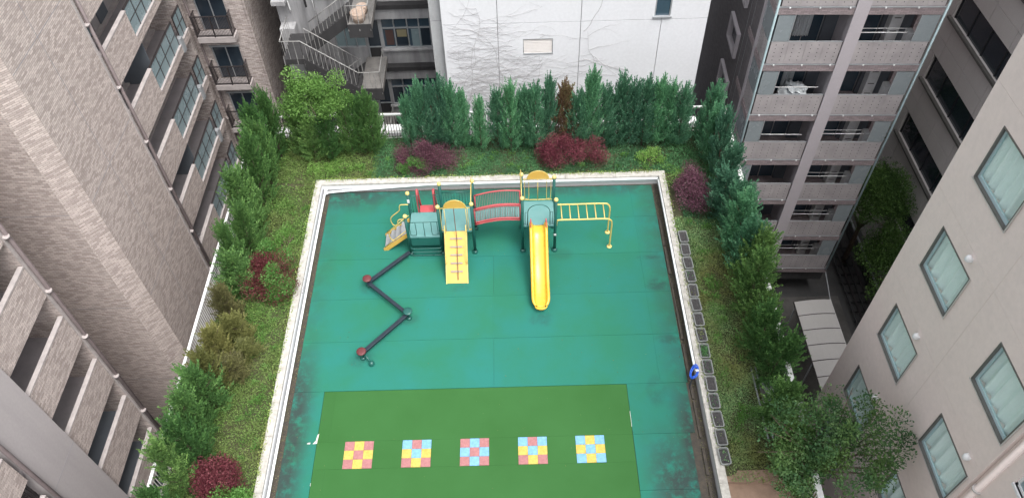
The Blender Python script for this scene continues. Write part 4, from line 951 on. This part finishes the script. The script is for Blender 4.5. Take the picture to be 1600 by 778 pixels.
# climbing board
cb_top = (19.03, D2 + .02); cb_bot = (17.60, .02); x0, x1 = -2.56, -1.74
mb = MB(); mb.prism([(x0, cb_bot[0], .0), (x0, cb_bot[0] + .06, .0), (x0, cb_top[0] + .03, cb_top[1] - .04), (x0, cb_top[0], cb_top[1])], (x1 - x0, 0, 0)); ramp_ = mb.build('climbing_board', M['yellow'], ps, bevel=.008)
for x in (x0, x1 - .03): MB().prism([(x - .005, cb_bot[0] - .02, .0), (x - .005, cb_top[0] - .02, cb_top[1] + .0), (x - .005, cb_top[0] + .04, cb_top[1] + .02), (x - .005, cb_bot[0] + .09, .0)], (.035, 0, 0)).build('side_edge', M['yellow_steel'], ramp_)
def onb(t, off=0): 
    y = cb_bot[0] + (cb_top[0] - cb_bot[0]) * t; z = cb_bot[1] + (cb_top[1] - cb_bot[1]) * t; return y - off * .665, z + off * .746
for t in (.86, .70, .545, .385, .225):
    y, z = onb(t, .03); mb = MB().bar((-2.37, y, z), (-1.93, y, z), .05, .06, (0, -.665, .746)); mb.build('rung', M['rung'], ramp_)
for s, x in ((1, x0 + .02), (-1, x1 - .02)):
    y1, z1 = onb(.97, .0); y2, z2 = onb(.42, .0); MB().path(smooth_path([(x, y1, z1), (x, y1 - .05, z1 + .42), (x, y1 - .14, z1 + .36), (x, y2 - .12, z2 + .13), (x, y2, z2)], 5), .02, 8).build('handrail', M['yellow_steel'], ramp_)
y, z = onb(.06, .05); MB().path(smooth_path([(-2.15, PF, zr + .02), (-2.14, 18.95, D2 + .5), (-2.12, onb(.86, .07)[0], onb(.86, .07)[1]), (-2.11, onb(.5, .08)[0], onb(.5, .08)[1]), (-2.11, y, z)], 6), .016, 6).build('rope', M['rope'], ramp_)
# yellow rails joining front and back posts
for i in (2, 3): MB().path([(PX[i] - .02, PF, tops[(i, 0)] + .02), (PX[i] - .02, PB + .04, tops[(i, 1)] + .22)], .016, 8).build('top_rail', M['yellow_steel'], ps)
# stairs on the left
sx0, sx1, sz = -3.98, -4.98, D1
stn = MB()
sta = thing_part = None
def stair_side(y): 
    return MB().prism([(sx0, y, sz - .02), (sx0, y, sz - .22), (sx1 + .12, y, .0), (sx1 - .04, y, .0), (sx1 - .04, y, .10)], (0, .035, 0))
s0 = stair_side(19.28).build('stair', M['yellow'], ps); stair_side(20.02).build('stair_side', M['yellow'], s0)
for i in range(4):
    t = (i + .5) / 4.4; x = sx0 + (sx1 - sx0) * (t + .06); z = sz * (1 - t) - .08; MB().box(x - .13, x + .10, 19.316, 20.018, z - .03, z).build('tread', M['grey_tread'], s0)
for y in (19.30, 20.04):
    MB().path(smooth_path([(-3.93, y, D1 + .72), (-4.2, y, D1 + .72), (-4.28, y, D1 + .62), (-4.32, y, D1 + .40), (-4.62, y, D1 + .10), (-4.70, y, D1 - .1), (-4.66, y, D1 - .35), (-4.55, y, D1 - .45)], 5), .02, 8).build('handrail', M['yellow_steel'], s0)
    MB().path([(-4.0, y, D1 + .12), (-4.95, y, .18)], .018, 8).build('handrail', M['yellow_steel'], s0)
# suspension bridge
bx0, bx1 = PX[2] + .07, PX[3] - .07; NB = 14
def bz(t, z0=D2, z1=D3 + .02): return z0 + (z1 - z0) * t + .11 * math.sin(math.pi * t)
for i in range(9):
    t0, t1 = i / 9, (i + 1) / 9; xa = bx0 + (bx1 - bx0) * t0 + .008; xb = bx0 + (bx1 - bx0) * t1 - .008
    MB().prism([(xa, 19.40, bz(t0) - .03), (xb, 19.40, bz(t1) - .03), (xb, 19.40, bz(t1)), (xa, 19.40, bz(t0))], (0, .60, 0)).build('bridge_plank', M['deck'], ps)
br = None
for y in (19.35, 20.05):
    for dz, r in ((.10, .030), (.82, .028), (.0, .032)):
        o = MB().path([(bx0 + (bx1 - bx0) * i / NB, y, bz(i / NB) + dz) for i in range(NB + 1)], r, 8).build('bridge_rail', M['red'], ps)
    mb = MB()
    for i in range(27):
        t = (i + .5) / 27; x = bx0 + (bx1 - bx0) * t; mb.tube((x, y, bz(t) + .1), (x, y, bz(t) + .82), .010, 5)
    tag(mb.build('bridge_bars', M['bar_pink'], ps), kind='stuff')
    for t in (0, 1): x = bx0 + (bx1 - bx0) * t; MB().tube((x, y, bz(t) - .02), (x, y, bz(t) + .84), .022, 8).build('bridge_end', M['red'], ps)
# slide tower
hoop(.52, 1.34, PB, D3 + 1.20, .40, 'yellow_arch')
f = MB(); f.tube((PX[3], PB, D3 + 1.20), (PX[4], PB, D3 + 1.20), .018, 8); f.tube((PX[3], PB, D3 + .10), (PX[4], PB, D3 + .10), .018, 8); f.tube((.925, PB, D3 + .08), (.925, PB, D3 + 1.2), .016, 6)
for a, b in ((PX[3] + .12, PX[3] + .27), (PX[4] - .27, PX[4] - .12)): f.path(smooth_path([(a, PB, D3 + 1.2), (a, PB, D3 + .22), ((a + b) / 2, PB, D3 + .15), (b, PB, D3 + .22), (b, PB, D3 + 1.2)], 4), .013, 6)
f.build('yellow_frame', M['yellow_steel'], ps)
h = MB(); pts = [(.50, PF, D3)] + [(.92 - .40 * math.cos(math.pi * i / 12), PF, D3 + .72 + .38 * math.sin(math.pi * i / 12)) for i in range(13)] + [(1.34, PF, D3)]
h.path(pts, .014, 6)
for a, b in ((PX[3] + .10, PX[3] + .2), (PX[4] - .2, PX[4] - .10)): h.path([(a, PF, D3 + .05), (a, PF, D3 + .7), (b, PF, D3 + .7), (b, PF, D3 + .05)], .012, 6)
h.build('slide_hoop', M['green_steel'], ps)
# slide: a trough swept along a curve
prof = [(19.06, D3), (18.75, D3 - .03), (18.45, D3 - .22), (18.1, D3 - .50), (17.75, .70), (17.4, .50), (17.05, .36), (16.75, .26), (16.5, .215), (16.28, .205)]
prof = [(p.x, p.y) for p in [Vector((q[0], q[1], 0)) for q in prof]]; prof = [(p.x, p.y) for p in smooth_path([(a, b, 0) for a, b in prof], 4)]
cs = [(-.315, .165), (-.315, .185), (-.28, .20), (-.25, .185), (-.235, .15), (-.215, .05), (-.16, .012), (0, .0), (.16, .012), (.215, .05), (.235, .15), (.25, .185), (.28, .20), (.315, .185), (.315, .165)]
sl = MB(); SX = .90; n = len(cs); N = len(prof)
for i, (y, z) in enumerate(prof):
    end = max(0, (i - (N - 6)) / 5); sq = 1 - .35 * end ** 2.2
    for j, (cx, cz) in enumerate(cs):
        hh_ = 1 - .55 * end; sl.v.append((SX + cx * sq, y + (.0 if abs(cx) < .2 else .03 * 0), z + cz * hh_))
for i in range(N - 1):
    for j in range(n - 1): a = i * n + j; sl.f.append((a, a + 1, a + n + 1, a + n)); sl.sm.append(True)
so = sl.build('slide', M['slide_yellow'], ps); md = so.modifiers.new('solid', 'SOLIDIFY'); md.thickness = .018; md.offset = -1
# rounded run-out lip
mb = MB(); y, z = prof[-1]; c = [(SX + .205 * math.cos(a), y - .13 * math.sin(a)) for a in [math.pi * i / 12 for i in range(13)]]
mb.prism([(x, yy, z - .02) for x, yy in c], (0, 0, .028)); mb.path([(x, yy, z + .05) for x, yy in c], .028, 8); mb.build('slide_lip', M['slide_yellow'], so)
for x in (SX - .28, SX + .28): MB().path(smooth_path([(x, 19.05, D3 + .02), (x, 19.0, D3 + .42), (x, 18.9, D3 + .40), (x, 18.78, D3 + .15)], 4), .022, 8).build('hand_grip', M['red'], so)
MB().tube((SX, 16.7, 0), (SX, 16.7, .22), .04, 10).build('support', M['green_steel'], so)
# horizontal ladder
for k, (y, ys) in enumerate(((19.16, 19.18), (19.93, 19.90))):
    z = 1.62
    mb = MB(); mb.path(smooth_path([(PX[4] + .05, y, z - (.30 if k == 0 else -.05)), (PX[4] + .07, y, z - (.06 if k == 0 else -.02)), (PX[4] + .20, y, z), (2.4, y, z), (3.35, y, z), (3.56, y, z - .07), (3.63, ys, z - .26), (3.64, ys, .9), (3.64, ys, .02)], 5), .032, 10)
    o = mb.build('ladder_rail', M['yellow_steel'], ps); MB().lathe((3.64, ys, 0), [(.10, 0), (.10, .03), (.04, .05)], 14).build('foot', M['pale_yellow'], o)
for i in range(6): x = 1.78 + i * .315; MB().tube((x, 19.16, 1.62), (x, 19.93, 1.62), .02, 8).build('ladder_rung', M['yellow_steel'], ps)

# zigzag balance beam
bb_ = thing('balance_beam', 'dark zigzag balance beam with three round step discs on the teal mat', 'balance beam', (-4.6, 16.5, 0))
P = [(-3.98, 18.92), (-5.42, 17.52), (-3.86, 16.06), (-5.30, 14.50)]
for a, b in zip(P[:-1], P[1:]): 
    MB().bar((a[0], a[1], .29), (b[0], b[1], .29), .135, .09).build('beam', M['navy'], bb_, bevel=.01)
    d = Vector((b[0] - a[0], b[1] - a[1], 0)).normalized() * .05
    s = Vector((-d.y, d.x, 0)) * .9
    MB().bar((a[0] + s.x, a[1] + s.y, .235), (b[0] + s.x, b[1] + s.y, .235), .03, .04).build('beam_edge', M['navy'], bb_)
for (x, y, mt) in ((-5.44, 17.60, 'red_disc'), (-3.84, 16.08, 'green_steel'), (-5.32, 14.46, 'red_disc')):
    MB().tube((x, y, 0), (x, y, .42), .045, 12).build('post', M['green_steel'], bb_)
    MB().lathe((x, y, .41), [(.14, 0), (.165, .015), (.165, .04), (.13, .055), (.02, .06)], 24).build('step_disc', M[mt], bb_)
    MB().lathe((x, y, 0), [(.10, 0), (.10, .05), (.05, .09)], 14).build('foot', M['green_steel'], bb_)
MB().ball((-4.99, 14.18, .10), .10, 14).build('ball_foot', M['green_steel'], bb_)
MB().path([(-5.28, 14.48, .30), (-5.02, 14.22, .16)], .03, 8).build('brace', M['green_steel'], bb_)

# ================================================================== planters, hose
n = 15; ya, yb = 19.12, 10.28
for i in range(n):
    t = i / (n - 1); y = ya + (yb - ya) * t; x = 6.385 - .135 * t
    if i == 0:
        P0 = thing('planter_box', '', 'planter', (x, y, .34)); body = MB(); w, L, h = .155, .272, .21
        def rr(w, L, r, z, m=4):
            o = []
            for cx, cy, a0 in ((w - r, L - r, 0), (-w + r, L - r, 90), (-w + r, -L + r, 180), (w - r, -L + r, 270)):
                for q in range(m + 1): a = R(a0 + 90 * q / m); o.append((cx + r * math.cos(a), cy + r * math.sin(a), z))
            return o
        rings = [rr(w * .82, L * .88, .05, 0), rr(w, L, .06, h), rr(w + .012, L + .012, .065, h), rr(w + .012, L + .012, .065, h + .018), rr(w - .018, L - .018, .05, h + .018), rr(w - .03, L - .03, .05, h - .045)]
        k = len(rings[0]); body.v = [p for r in rings for p in r]
        for a in range(len(rings) - 1):
            for q in range(k): u = a * k + q; v = a * k + (q + 1) % k; body.f.append((u, v, v + k, u + k)); body.sm.append(False)
        body.f.append(tuple(reversed(range(k)))); body.sm.append(False)
        body.build('box', M['planter'], P0, local=True)
        MB().prism(rr(w - .028, L - .028, .05, h - .075), (0, 0, .035)).build('earth', M['planter_soil'], P0, local=True); pl = P0
    else: pl = copy_of(P0, None, (x, y, .34 + rnd.uniform(-.015, .015)))
    pl.rotation_euler = (rnd.uniform(-.03, .03), rnd.uniform(-.04, .04), R(1.2 + rnd.uniform(-2.2, 2.2)))
    lab = ORD[i] + ' grey planter box from the back corner in the row along the right kerb'
    if i == 0: lab = 'rearmost grey planter box in the row along the right kerb'
    if i == n - 1: lab = 'grey planter box at the near end of the row along the right kerb'
    tag(pl, lab, 'planter', 'planter boxes along the right kerb')
    if i in (3, 8, 9, 11, 14):
        rg = np.random.default_rng(i); m_ = 260 if i == 8 else 26
        c = np.stack([rg.uniform(-.11, .11, m_), rg.uniform(-.22, .22, m_), rg.uniform(.16, .24, m_)], 1); d = rg.normal(size=(m_, 3)); d[:, 2] = abs(d[:, 2]) + .3
        leaf_object('weeds', M['cover_back'], c, d, .055, rg, kind='stuff', parent=pl)
hc = thing('hose_coil', 'coiled blue hose hanging over the right kerb', 'hose', (5.91, 13.28, .42)); hc.scale = (1.25, 1.2, 1.25)
cr_ = random.Random(3)
for k in range(6):
    r = .155 + cr_.uniform(-.03, .03); tilt = cr_.uniform(-.3, .3); pts = []
    for i in range(25):
        a = 2 * math.pi * i / 24; pts.append((-.06 + .05 * math.sin(a + tilt) + r * .55 * math.cos(a), r * 1.15 * math.sin(a), .03 + .016 * k - .22 * max(0, -math.cos(a)) * .6))
    MB().path(pts, .016, 7).build('loop', M['hose'], hc, local=True)
MB().path(smooth_path([(-.10, -.10, -.1), (-.16, -.25, -.36), (-.10, -.5, -.42), (-.03, -.62, -.43), (-.05, -.9, -.43)]), .014, 7).build('hose_end', M['navy'], hc, local=True)
MB().box(-.04, .04, -.03, .03, .12, .15).build('strap', M['white_metal'], hc, local=True)

# ================================================================== vegetation
def nrm(a): return a / (np.linalg.norm(a, axis=1, keepdims=True) + 1e-9)
def juniper_arrays(seed, h, r, ns=210, m=80, lean=0.0):
    g = np.random.default_rng(seed); t = g.random(ns) ** .85
    prf = (1 - .80 * np.clip((t - .25) / .75, 0, 1) ** 1.5) * (.75 + .25 * np.clip(t / .15, 0, 1))
    a = g.random(ns) * 2 * np.pi; lump = 1 + .25 * np.sin(a * 3 + seed + t * 5) + .16 * np.sin(a * 5 - t * 11)
    rad = r * prf * lump; rs = rad * g.uniform(.15, .70, ns)
    z = .12 + t * (h - .75)
    p0 = np.stack([np.cos(a) * rs, np.sin(a) * rs, z], 1)
    an = a + .5; d = nrm(np.stack([np.cos(an) * .72, np.sin(an) * .72, .45 + .75 * t + .45 * g.random(ns)], 1))
    L = (.34 + .50 * g.random(ns) ** 1.5) * (.75 + .35 * prf) * (r / .55) ** .5
    k = 6; top = np.stack([g.normal(0, .07, k), g.normal(0, .07, k), h - .75 + g.random(k) * .25], 1); p0 = np.vstack([p0, top]); d = np.vstack([d, nrm(np.stack([g.normal(0, .12, k), g.normal(0, .12, k), np.ones(k)], 1))]); L = np.append(L, .45 + .15 * g.random(k))
    N = len(p0); u = g.random((N, m)); w = .10 * np.sin(np.pi * np.clip(u, 0, 1) ** .5) * (1 - .25 * u) + .004
    off = nrm(g.normal(size=(N * m, 3))).reshape(N, m, 3) * (w * g.random((N, m)) ** .4)[..., None]
    c = p0[:, None] + d[:, None] * (L[:, None] * u)[..., None] + off; c[..., 2] += .16 * (L[:, None] * u ** 2) ; c[..., 0] += lean * (c[..., 2] / h) ** 2 * h
    ax = d[:, None] * .9 + off * 9 + g.normal(size=(N, m, 3)) * .25; ax[..., 2] += .25
    return c.reshape(-1, 3), ax.reshape(-1, 3), (.055 + .04 * g.random(N * m)), g, np.repeat(g.random(N), m)
def trunk_mesh(h, r, seed, limbs=5, spread=.4):
    q = random.Random(seed); mb = MB(); mb.path([(0, 0, -.05), (q.uniform(-.03, .03), q.uniform(-.03, .03), h * .4), (q.uniform(-.06, .06), q.uniform(-.06, .06), h * .85)], [r, r * .7, r * .2], 7)
    for i in range(limbs):
        z = h * (.15 + .6 * i / limbs); a = q.uniform(0, 6.28); mb.path([(0, 0, z), (math.cos(a) * spread * .5, math.sin(a) * spread * .5, z + h * .08), (math.cos(a) * spread, math.sin(a) * spread, z + h * .2)], [r * .45, r * .3, r * .1], 5)
    return mb
JV = []
for s in range(7):
    h = 3.3 + .1 * s; c, ax, L, g, tn = juniper_arrays(100 + s, h, .50 + .03 * (s % 3))
    o = leaf_object('crown', M['juniper'], c, ax, L, g, .42, tone=tn); tr = trunk_mesh(h, .055, s).build('trunk', M['bark'], None, local=True)
    JV.append((o, tr, h))
ob_blue = {}
def juniper(x, y, h, label, mat='juniper', group=None, rad=1.0, name='juniper_tree', tilt=(0, 0)):
    v = rnd.randrange(len(JV)); o, tr, h0 = JV[v]
    t = thing(name, label, 'tree', (x, y, .26), rnd.uniform(0, 6.28), group); s = h / h0
    key = (v, mat)
    if key not in ob_blue:
        me = o.data.copy(); me.materials[0] = M[mat]; ob_blue[key] = me
    c = bpy.data.objects.new('crown', ob_blue[key]); COL.objects.link(c); c.parent = t; k = bpy.data.objects.new('trunk', tr.data); COL.objects.link(k); k.parent = t
    rv = rnd.uniform(.82, 1.15); t.scale = (rad * rv, rad * rv * rnd.uniform(.9, 1.1), s * rnd.uniform(.93, 1.06)); t.rotation_euler[0] = tilt[0]; t.rotation_euler[1] = tilt[1]; return t
back = [(-4.2, 3.3), (-3.68, 3.9), (-3.2, 3.6), (-2.78, 4.05), (-2.42, 3.5), (-1.98, 3.4), (-1.28, 3.05), (-.55, 3.45), (-.02, 3.55), (.52, 3.5), (.98, 3.55), (1.55, 4.0), (2.18, 3.65), (2.72, 3.3), (3.25, 4.2), (3.85, 3.4), (4.45, 3.75), (4.95, 3.85), (5.5, 3.8), (6.0, 3.6), (6.45, 3.65), (6.95, 3.6)]
for i, (x, h) in enumerate(back):
    lab = ORD[i] + ' juniper from the left in the hedge before the white building'
    if i == 12: lab = 'bronze tinted juniper behind the large red shrub in the back hedge'
    if i == 6: lab = 'slim juniper standing alone in the gap of the back hedge'
    mt = 'juniper_blue' if i != 12 else 'rust'
    juniper(x, 24.45 + rnd.uniform(-.15, .12), h, lab, mt, 'junipers in the back hedge', .82 if i not in (5, 6, 12) else (.6 if i != 12 else 1.05))
bl = [(-9.75, 24.35, 4.0, 'tall juniper in the back left corner of the garden'), (-8.75, 24.5, 3.4, 'juniper left of the pale leafy tree in the back left corner'), (-8.2, 24.1, 2.7, 'low juniper in front of the pale leafy tree'), (-7.55, 24.2, 2.6, 'low juniper right below the pale leafy tree'), (-6.75, 24.5, 3.1, 'juniper right of the pale leafy tree'),
      (-6.2, 24.5, 3.0, 'juniper before the foot of the outside stair'), (-5.75, 24.45, 3.35, 'slim tall juniper left of the open gap in the back fence')]
for x, y, h, lab in bl: juniper(x, y, h, lab, 'juniper', 'junipers in the back left corner', .85)
yr = [24.3, 23.3, 22.3, 21.3, 20.3, 19.3, 18.4, 17.5, 16.6, 15.7, 14.8, 13.9, 13.0, 11.3, 10.3, 9.3]
hr = [3.5, 3.3, 3.4, 3.0, 2.8, 2.9, 3.2, 3.3, 3.2, 3.6, 2.6, 3.3, 3.1, 2.7, 2.6, 2.5]
for i, (y, h) in enumerate(zip(yr, hr)):
    juniper(8.15 + rnd.uniform(-.12, .12), y, h, ORD[i] + ' juniper from the back in the hedge along the right fence', 'juniper_blue' if y > 16.8 else 'juniper', 'junipers along the right fence', 1.0, tilt=(0, R(rnd.uniform(2, 7))))
yl = [23.6, 22.7, 21.7, 20.8, 19.8, 18.8, 17.9, 17.0, 12.4, 11.5, 10.6, 9.6, 8.6]
hl = [3.9, 3.5, 3.8, 3.2, 3.6, 3.1, 3.5, 2.6, 2.9, 3.1, 3.3, 3.2, 3.2]
for i, (y, h) in enumerate(zip(yl, hl)):
    juniper(-9.95 + rnd.uniform(-.12, .12), y, h, ORD[i] + ' green juniper from the back in the hedge along the left fence', 'juniper', 'junipers along the left fence', 1.02, tilt=(0, R(-rnd.uniform(2, 7))))
for i, (x, y, h, rd) in enumerate(((-10.0, 15.9, 2.3, .9), (-9.6, 15.1, 1.6, .95), (-10.0, 14.3, 2.2, .9), (-9.5, 13.7, 1.3, .95), (-9.9, 13.1, 2.5, .9), (-9.2, 14.5, .9, .9))):
    juniper(x, y, h, ('tallest ' if i == 4 else '') + ORD[i] + ' olive brown juniper from the back in the sparse stretch by the left fence', 'olive' if i % 3 else 'bronze', 'olive junipers by the left fence', rd)
for o, tr, h in JV: bpy.data.objects.remove(o); bpy.data.objects.remove(tr)

def bush_arrays(seed, n, rad, clumps=40, leafy=.12, flat=0, cs=1.0):
    g = np.random.default_rng(seed); cd = nrm(g.normal(size=(clumps, 3))); cd[:, 2] = np.abs(cd[:, 2]) * (1 - flat); cc = cd * np.array(rad) * (g.uniform(.45, .88, (clumps, 1)) if cs == 1 else g.uniform(.25, 1.02, (clumps, 1))); cr = cs * g.uniform(.25, .50, clumps) * (min(rad[0], rad[1]) * .75 + rad[2] * .25) * 1.1; tcl = g.random(clumps)
    k = g.integers(0, clumps, n); d = nrm(g.normal(size=(n, 3))); rr = g.random((n, 1)) ** .45
    c = cc[k] + d * cr[k][:, None] * rr; c[:, 2] += rad[2] * .35; m = c[:, 2] > 0; c = c[m]; d = d[m]
    ax = d * .8 + g.normal(size=d.shape) * .7; ax[:, 2] += .35
    return c, ax, leafy * g.uniform(.55, 1.15, len(c)), g, tcl[k][m]
def bush(name, label, cat, loc, rad, n, mat, leaf, seed, extra=None, group=None, ratio=.5):
    t = thing(name, label, cat, loc, 0, group); c, ax, L, g, tn = bush_arrays(seed, n, rad, leafy=leaf)
    leaf_object('foliage', M[mat], c, ax, L, g, ratio, parent=t, tone=tn)
    q = random.Random(seed); mb = MB()
    for i in range(7): a = q.uniform(0, 6.28); mb.path([(0, 0, -.05), (math.cos(a) * rad[0] * .3, math.sin(a) * rad[1] * .3, rad[2] * .5), (math.cos(a) * rad[0] * .6, math.sin(a) * rad[1] * .6, rad[2] * .95)], [.03, .02, .006], 5)
    mb.build('stem', M['bark'], t, local=True)
    if extra:
        for (mt, ex, ey, ez, er, en, lf) in extra:
            c, ax, L, g, tn = bush_arrays(seed + 50, en, er, 10, lf); c += np.array([ex, ey, ez]); leaf_object('green_sprigs', M[mt], c, ax, L, g, ratio, parent=t, tone=tn)
    return t
bush('red_shrub', 'plum red shrub with green sprigs near the back left of the court', 'shrub', (-3.6, 23.5, .2), (1.75, .75, 1.0), 18000, 'plum_leaf', .055, 1, [('light_leaf', -.35, -.35, .15, (.9, .4, .7), 2600, .07)])
bush('red_shrub', 'large crimson shrub in the middle of the back bed', 'shrub', (2.35, 23.5, .2), (1.85, .75, 1.15), 20000, 'red_leaf', .055, 2)
bush('red_shrub', 'plum red shrub in the back right corner beside the kerb', 'shrub', (7.05, 21.3, .2), (.70, 1.3, 1.15), 11000, 'plum_leaf', .062, 3, [('light_leaf', -.45, 1.1, 0, (.5, .5, .5), 900, .06)])
bush('red_shrub', 'red shrub mixed with bright green sprigs in the left bed', 'shrub', (-8.9, 17.4, .2), (1.0, 1.1, 1.25), 11000, 'red_leaf', .065, 4, [('light_leaf', .45, -.45, .2, (.6, .65, 1.1), 3600, .08), ('light_leaf', .1, .75, .35, (.8, .5, 1.0), 2800, .08)])
bush('red_shrub', 'dark red shrub beside bright green leaves at the near left', 'shrub', (-8.95, 9.75, .25), (.75, .75, 1.25), 11000, 'red_leaf', .065, 5, [('light_leaf', .55, -.85, .2, (.7, .7, 1.2), 4200, .09)])
bush('leafy_plant', 'pale green leafy plant at the back right corner of the kerb', 'plant', (5.75, 23.5, .25), (.7, .45, .5), 1700, 'light_leaf', .07, 6)
bush('leafy_plant', 'small pale green plant in the left bed behind the red shrub', 'plant', (-8.75, 19.4, .25), (.6, .9, .35), 2000, 'light_leaf', .07, 7)
bush('leafy_plant', 'low green plant before the back left hedge', 'plant', (-7.6, 23.4, .22), (1.5, .4, .4), 2600, 'light_leaf', .07, 8)
# pale leafy tree in the back left corner
def tree(name, label, loc, h, centre, rad, n, mat, leaf, seed, clumps=34, group=None, limbs=9, tr=.1, cs=1.0):
    t = thing(name, label, 'tree', loc, 0, group); c, ax, L, g, tn = bush_arrays(seed, n, rad, clumps, leaf, 0, cs); c += np.array(centre) - np.array([0, 0, rad[2] * .35])
    leaf_object('crown', M[mat], c, ax, L, g, .55, parent=t, tone=tn); q = random.Random(seed); mb = MB()
    cx, cy, cz = centre; mb.path([(0, 0, -.1), (cx * .3, cy * .3, h * .35), (cx * .8, cy * .8, cz)], [tr, tr * .8, tr * .45], 9)
    for i in range(limbs):
        a = 6.28 * i / limbs + q.uniform(-.3, .3); e = q.uniform(.6, .95); z0 = h * q.uniform(.3, .6)
        mb.path([(cx * .4, cy * .4, z0), (cx + math.cos(a) * rad[0] * .45 * e, cy + math.sin(a) * rad[1] * .45 * e, z0 + (cz - z0) * .7), (cx + math.cos(a) * rad[0] * e, cy + math.sin(a) * rad[1] * e, cz + q.uniform(-.2, .5) * rad[2])], [tr * .45, tr * .28, tr * .08], 6)
    mb.build('trunk', M['bark'], t, local=True); return t
tree('broadleaf_tree', 'pale green broadleaf tree in the back left corner before the stair', (-7.75, 24.75, .2), 4.0, (0, -.1, 2.5), (1.45, .9, 1.75), 17000, 'tree_leaf', .09, 21, clumps=36, cs=.8)
tree('broadleaf_tree', 'loose spreading grey green tree at the near right below the wall', (8.3, 9.2, .1), 4.2, (.35, .25, 2.5), (2.25, 1.75, 1.75), 13000, 'mid_leaf', .10, 22, clumps=75, limbs=17, cs=.5)
tree('broadleaf_tree', 'round bright topped tree in the alley between tower and beige offices', (20.1, 29.6, GROUND), 8.0, (-.4, -.3, 5.8), (1.8, 2.0, 2.5), 24000, 'dark_leaf', .12, 23, tr=.16, clumps=55)
tree('broadleaf_tree', 'dark tree behind the round alley tree beside the tower', (20.2, 34.5, GROUND), 9.0, (-.6, 0, 6.8), (1.7, 2.6, 3.0), 20000, 'dark_leaf', .13, 24, tr=.16)
tree('broadleaf_tree', 'low dark tree nearest the beige wall in the alley', (20.9, 25.6, GROUND), 5.5, (-.4, 0, 3.4), (1.6, 3.4, 2.6), 24000, 'dark_leaf', .12, 25, tr=.14)
bpy.context.view_layer.update()

rgw = np.random.default_rng(77); cs_, ds_, tn_ = [], [], []
for i in range(150):
    zone = rgw.integers(0, 4)
    x, y = (rgw.uniform(-9.4, -8.2), rgw.uniform(9, 22)) if zone < 2 else ((rgw.uniform(-8, 7), rgw.uniform(22.95, 24.1)) if zone == 2 else (rgw.uniform(6.7, 7.6), rgw.uniform(10.5, 20)))
    m_ = 55; a = rgw.random(m_) * 6.28; rr_ = rgw.random(m_) * .16
    cs_.append(np.stack([x + np.cos(a) * rr_, y + np.sin(a) * rr_, .30 + .16 * rgw.random(m_)], 1)); ds_.append(np.stack([np.cos(a) * .8, np.sin(a) * .8, .5 + rgw.random(m_)], 1)); tn_.append(np.full(m_, rgw.random()))
leaf_object('weeds', M['light_leaf'], np.vstack(cs_), np.vstack(ds_), .08, rgw, .38, kind='stuff', tone=np.concatenate(tn_))
bpy.context.view_layer.update()
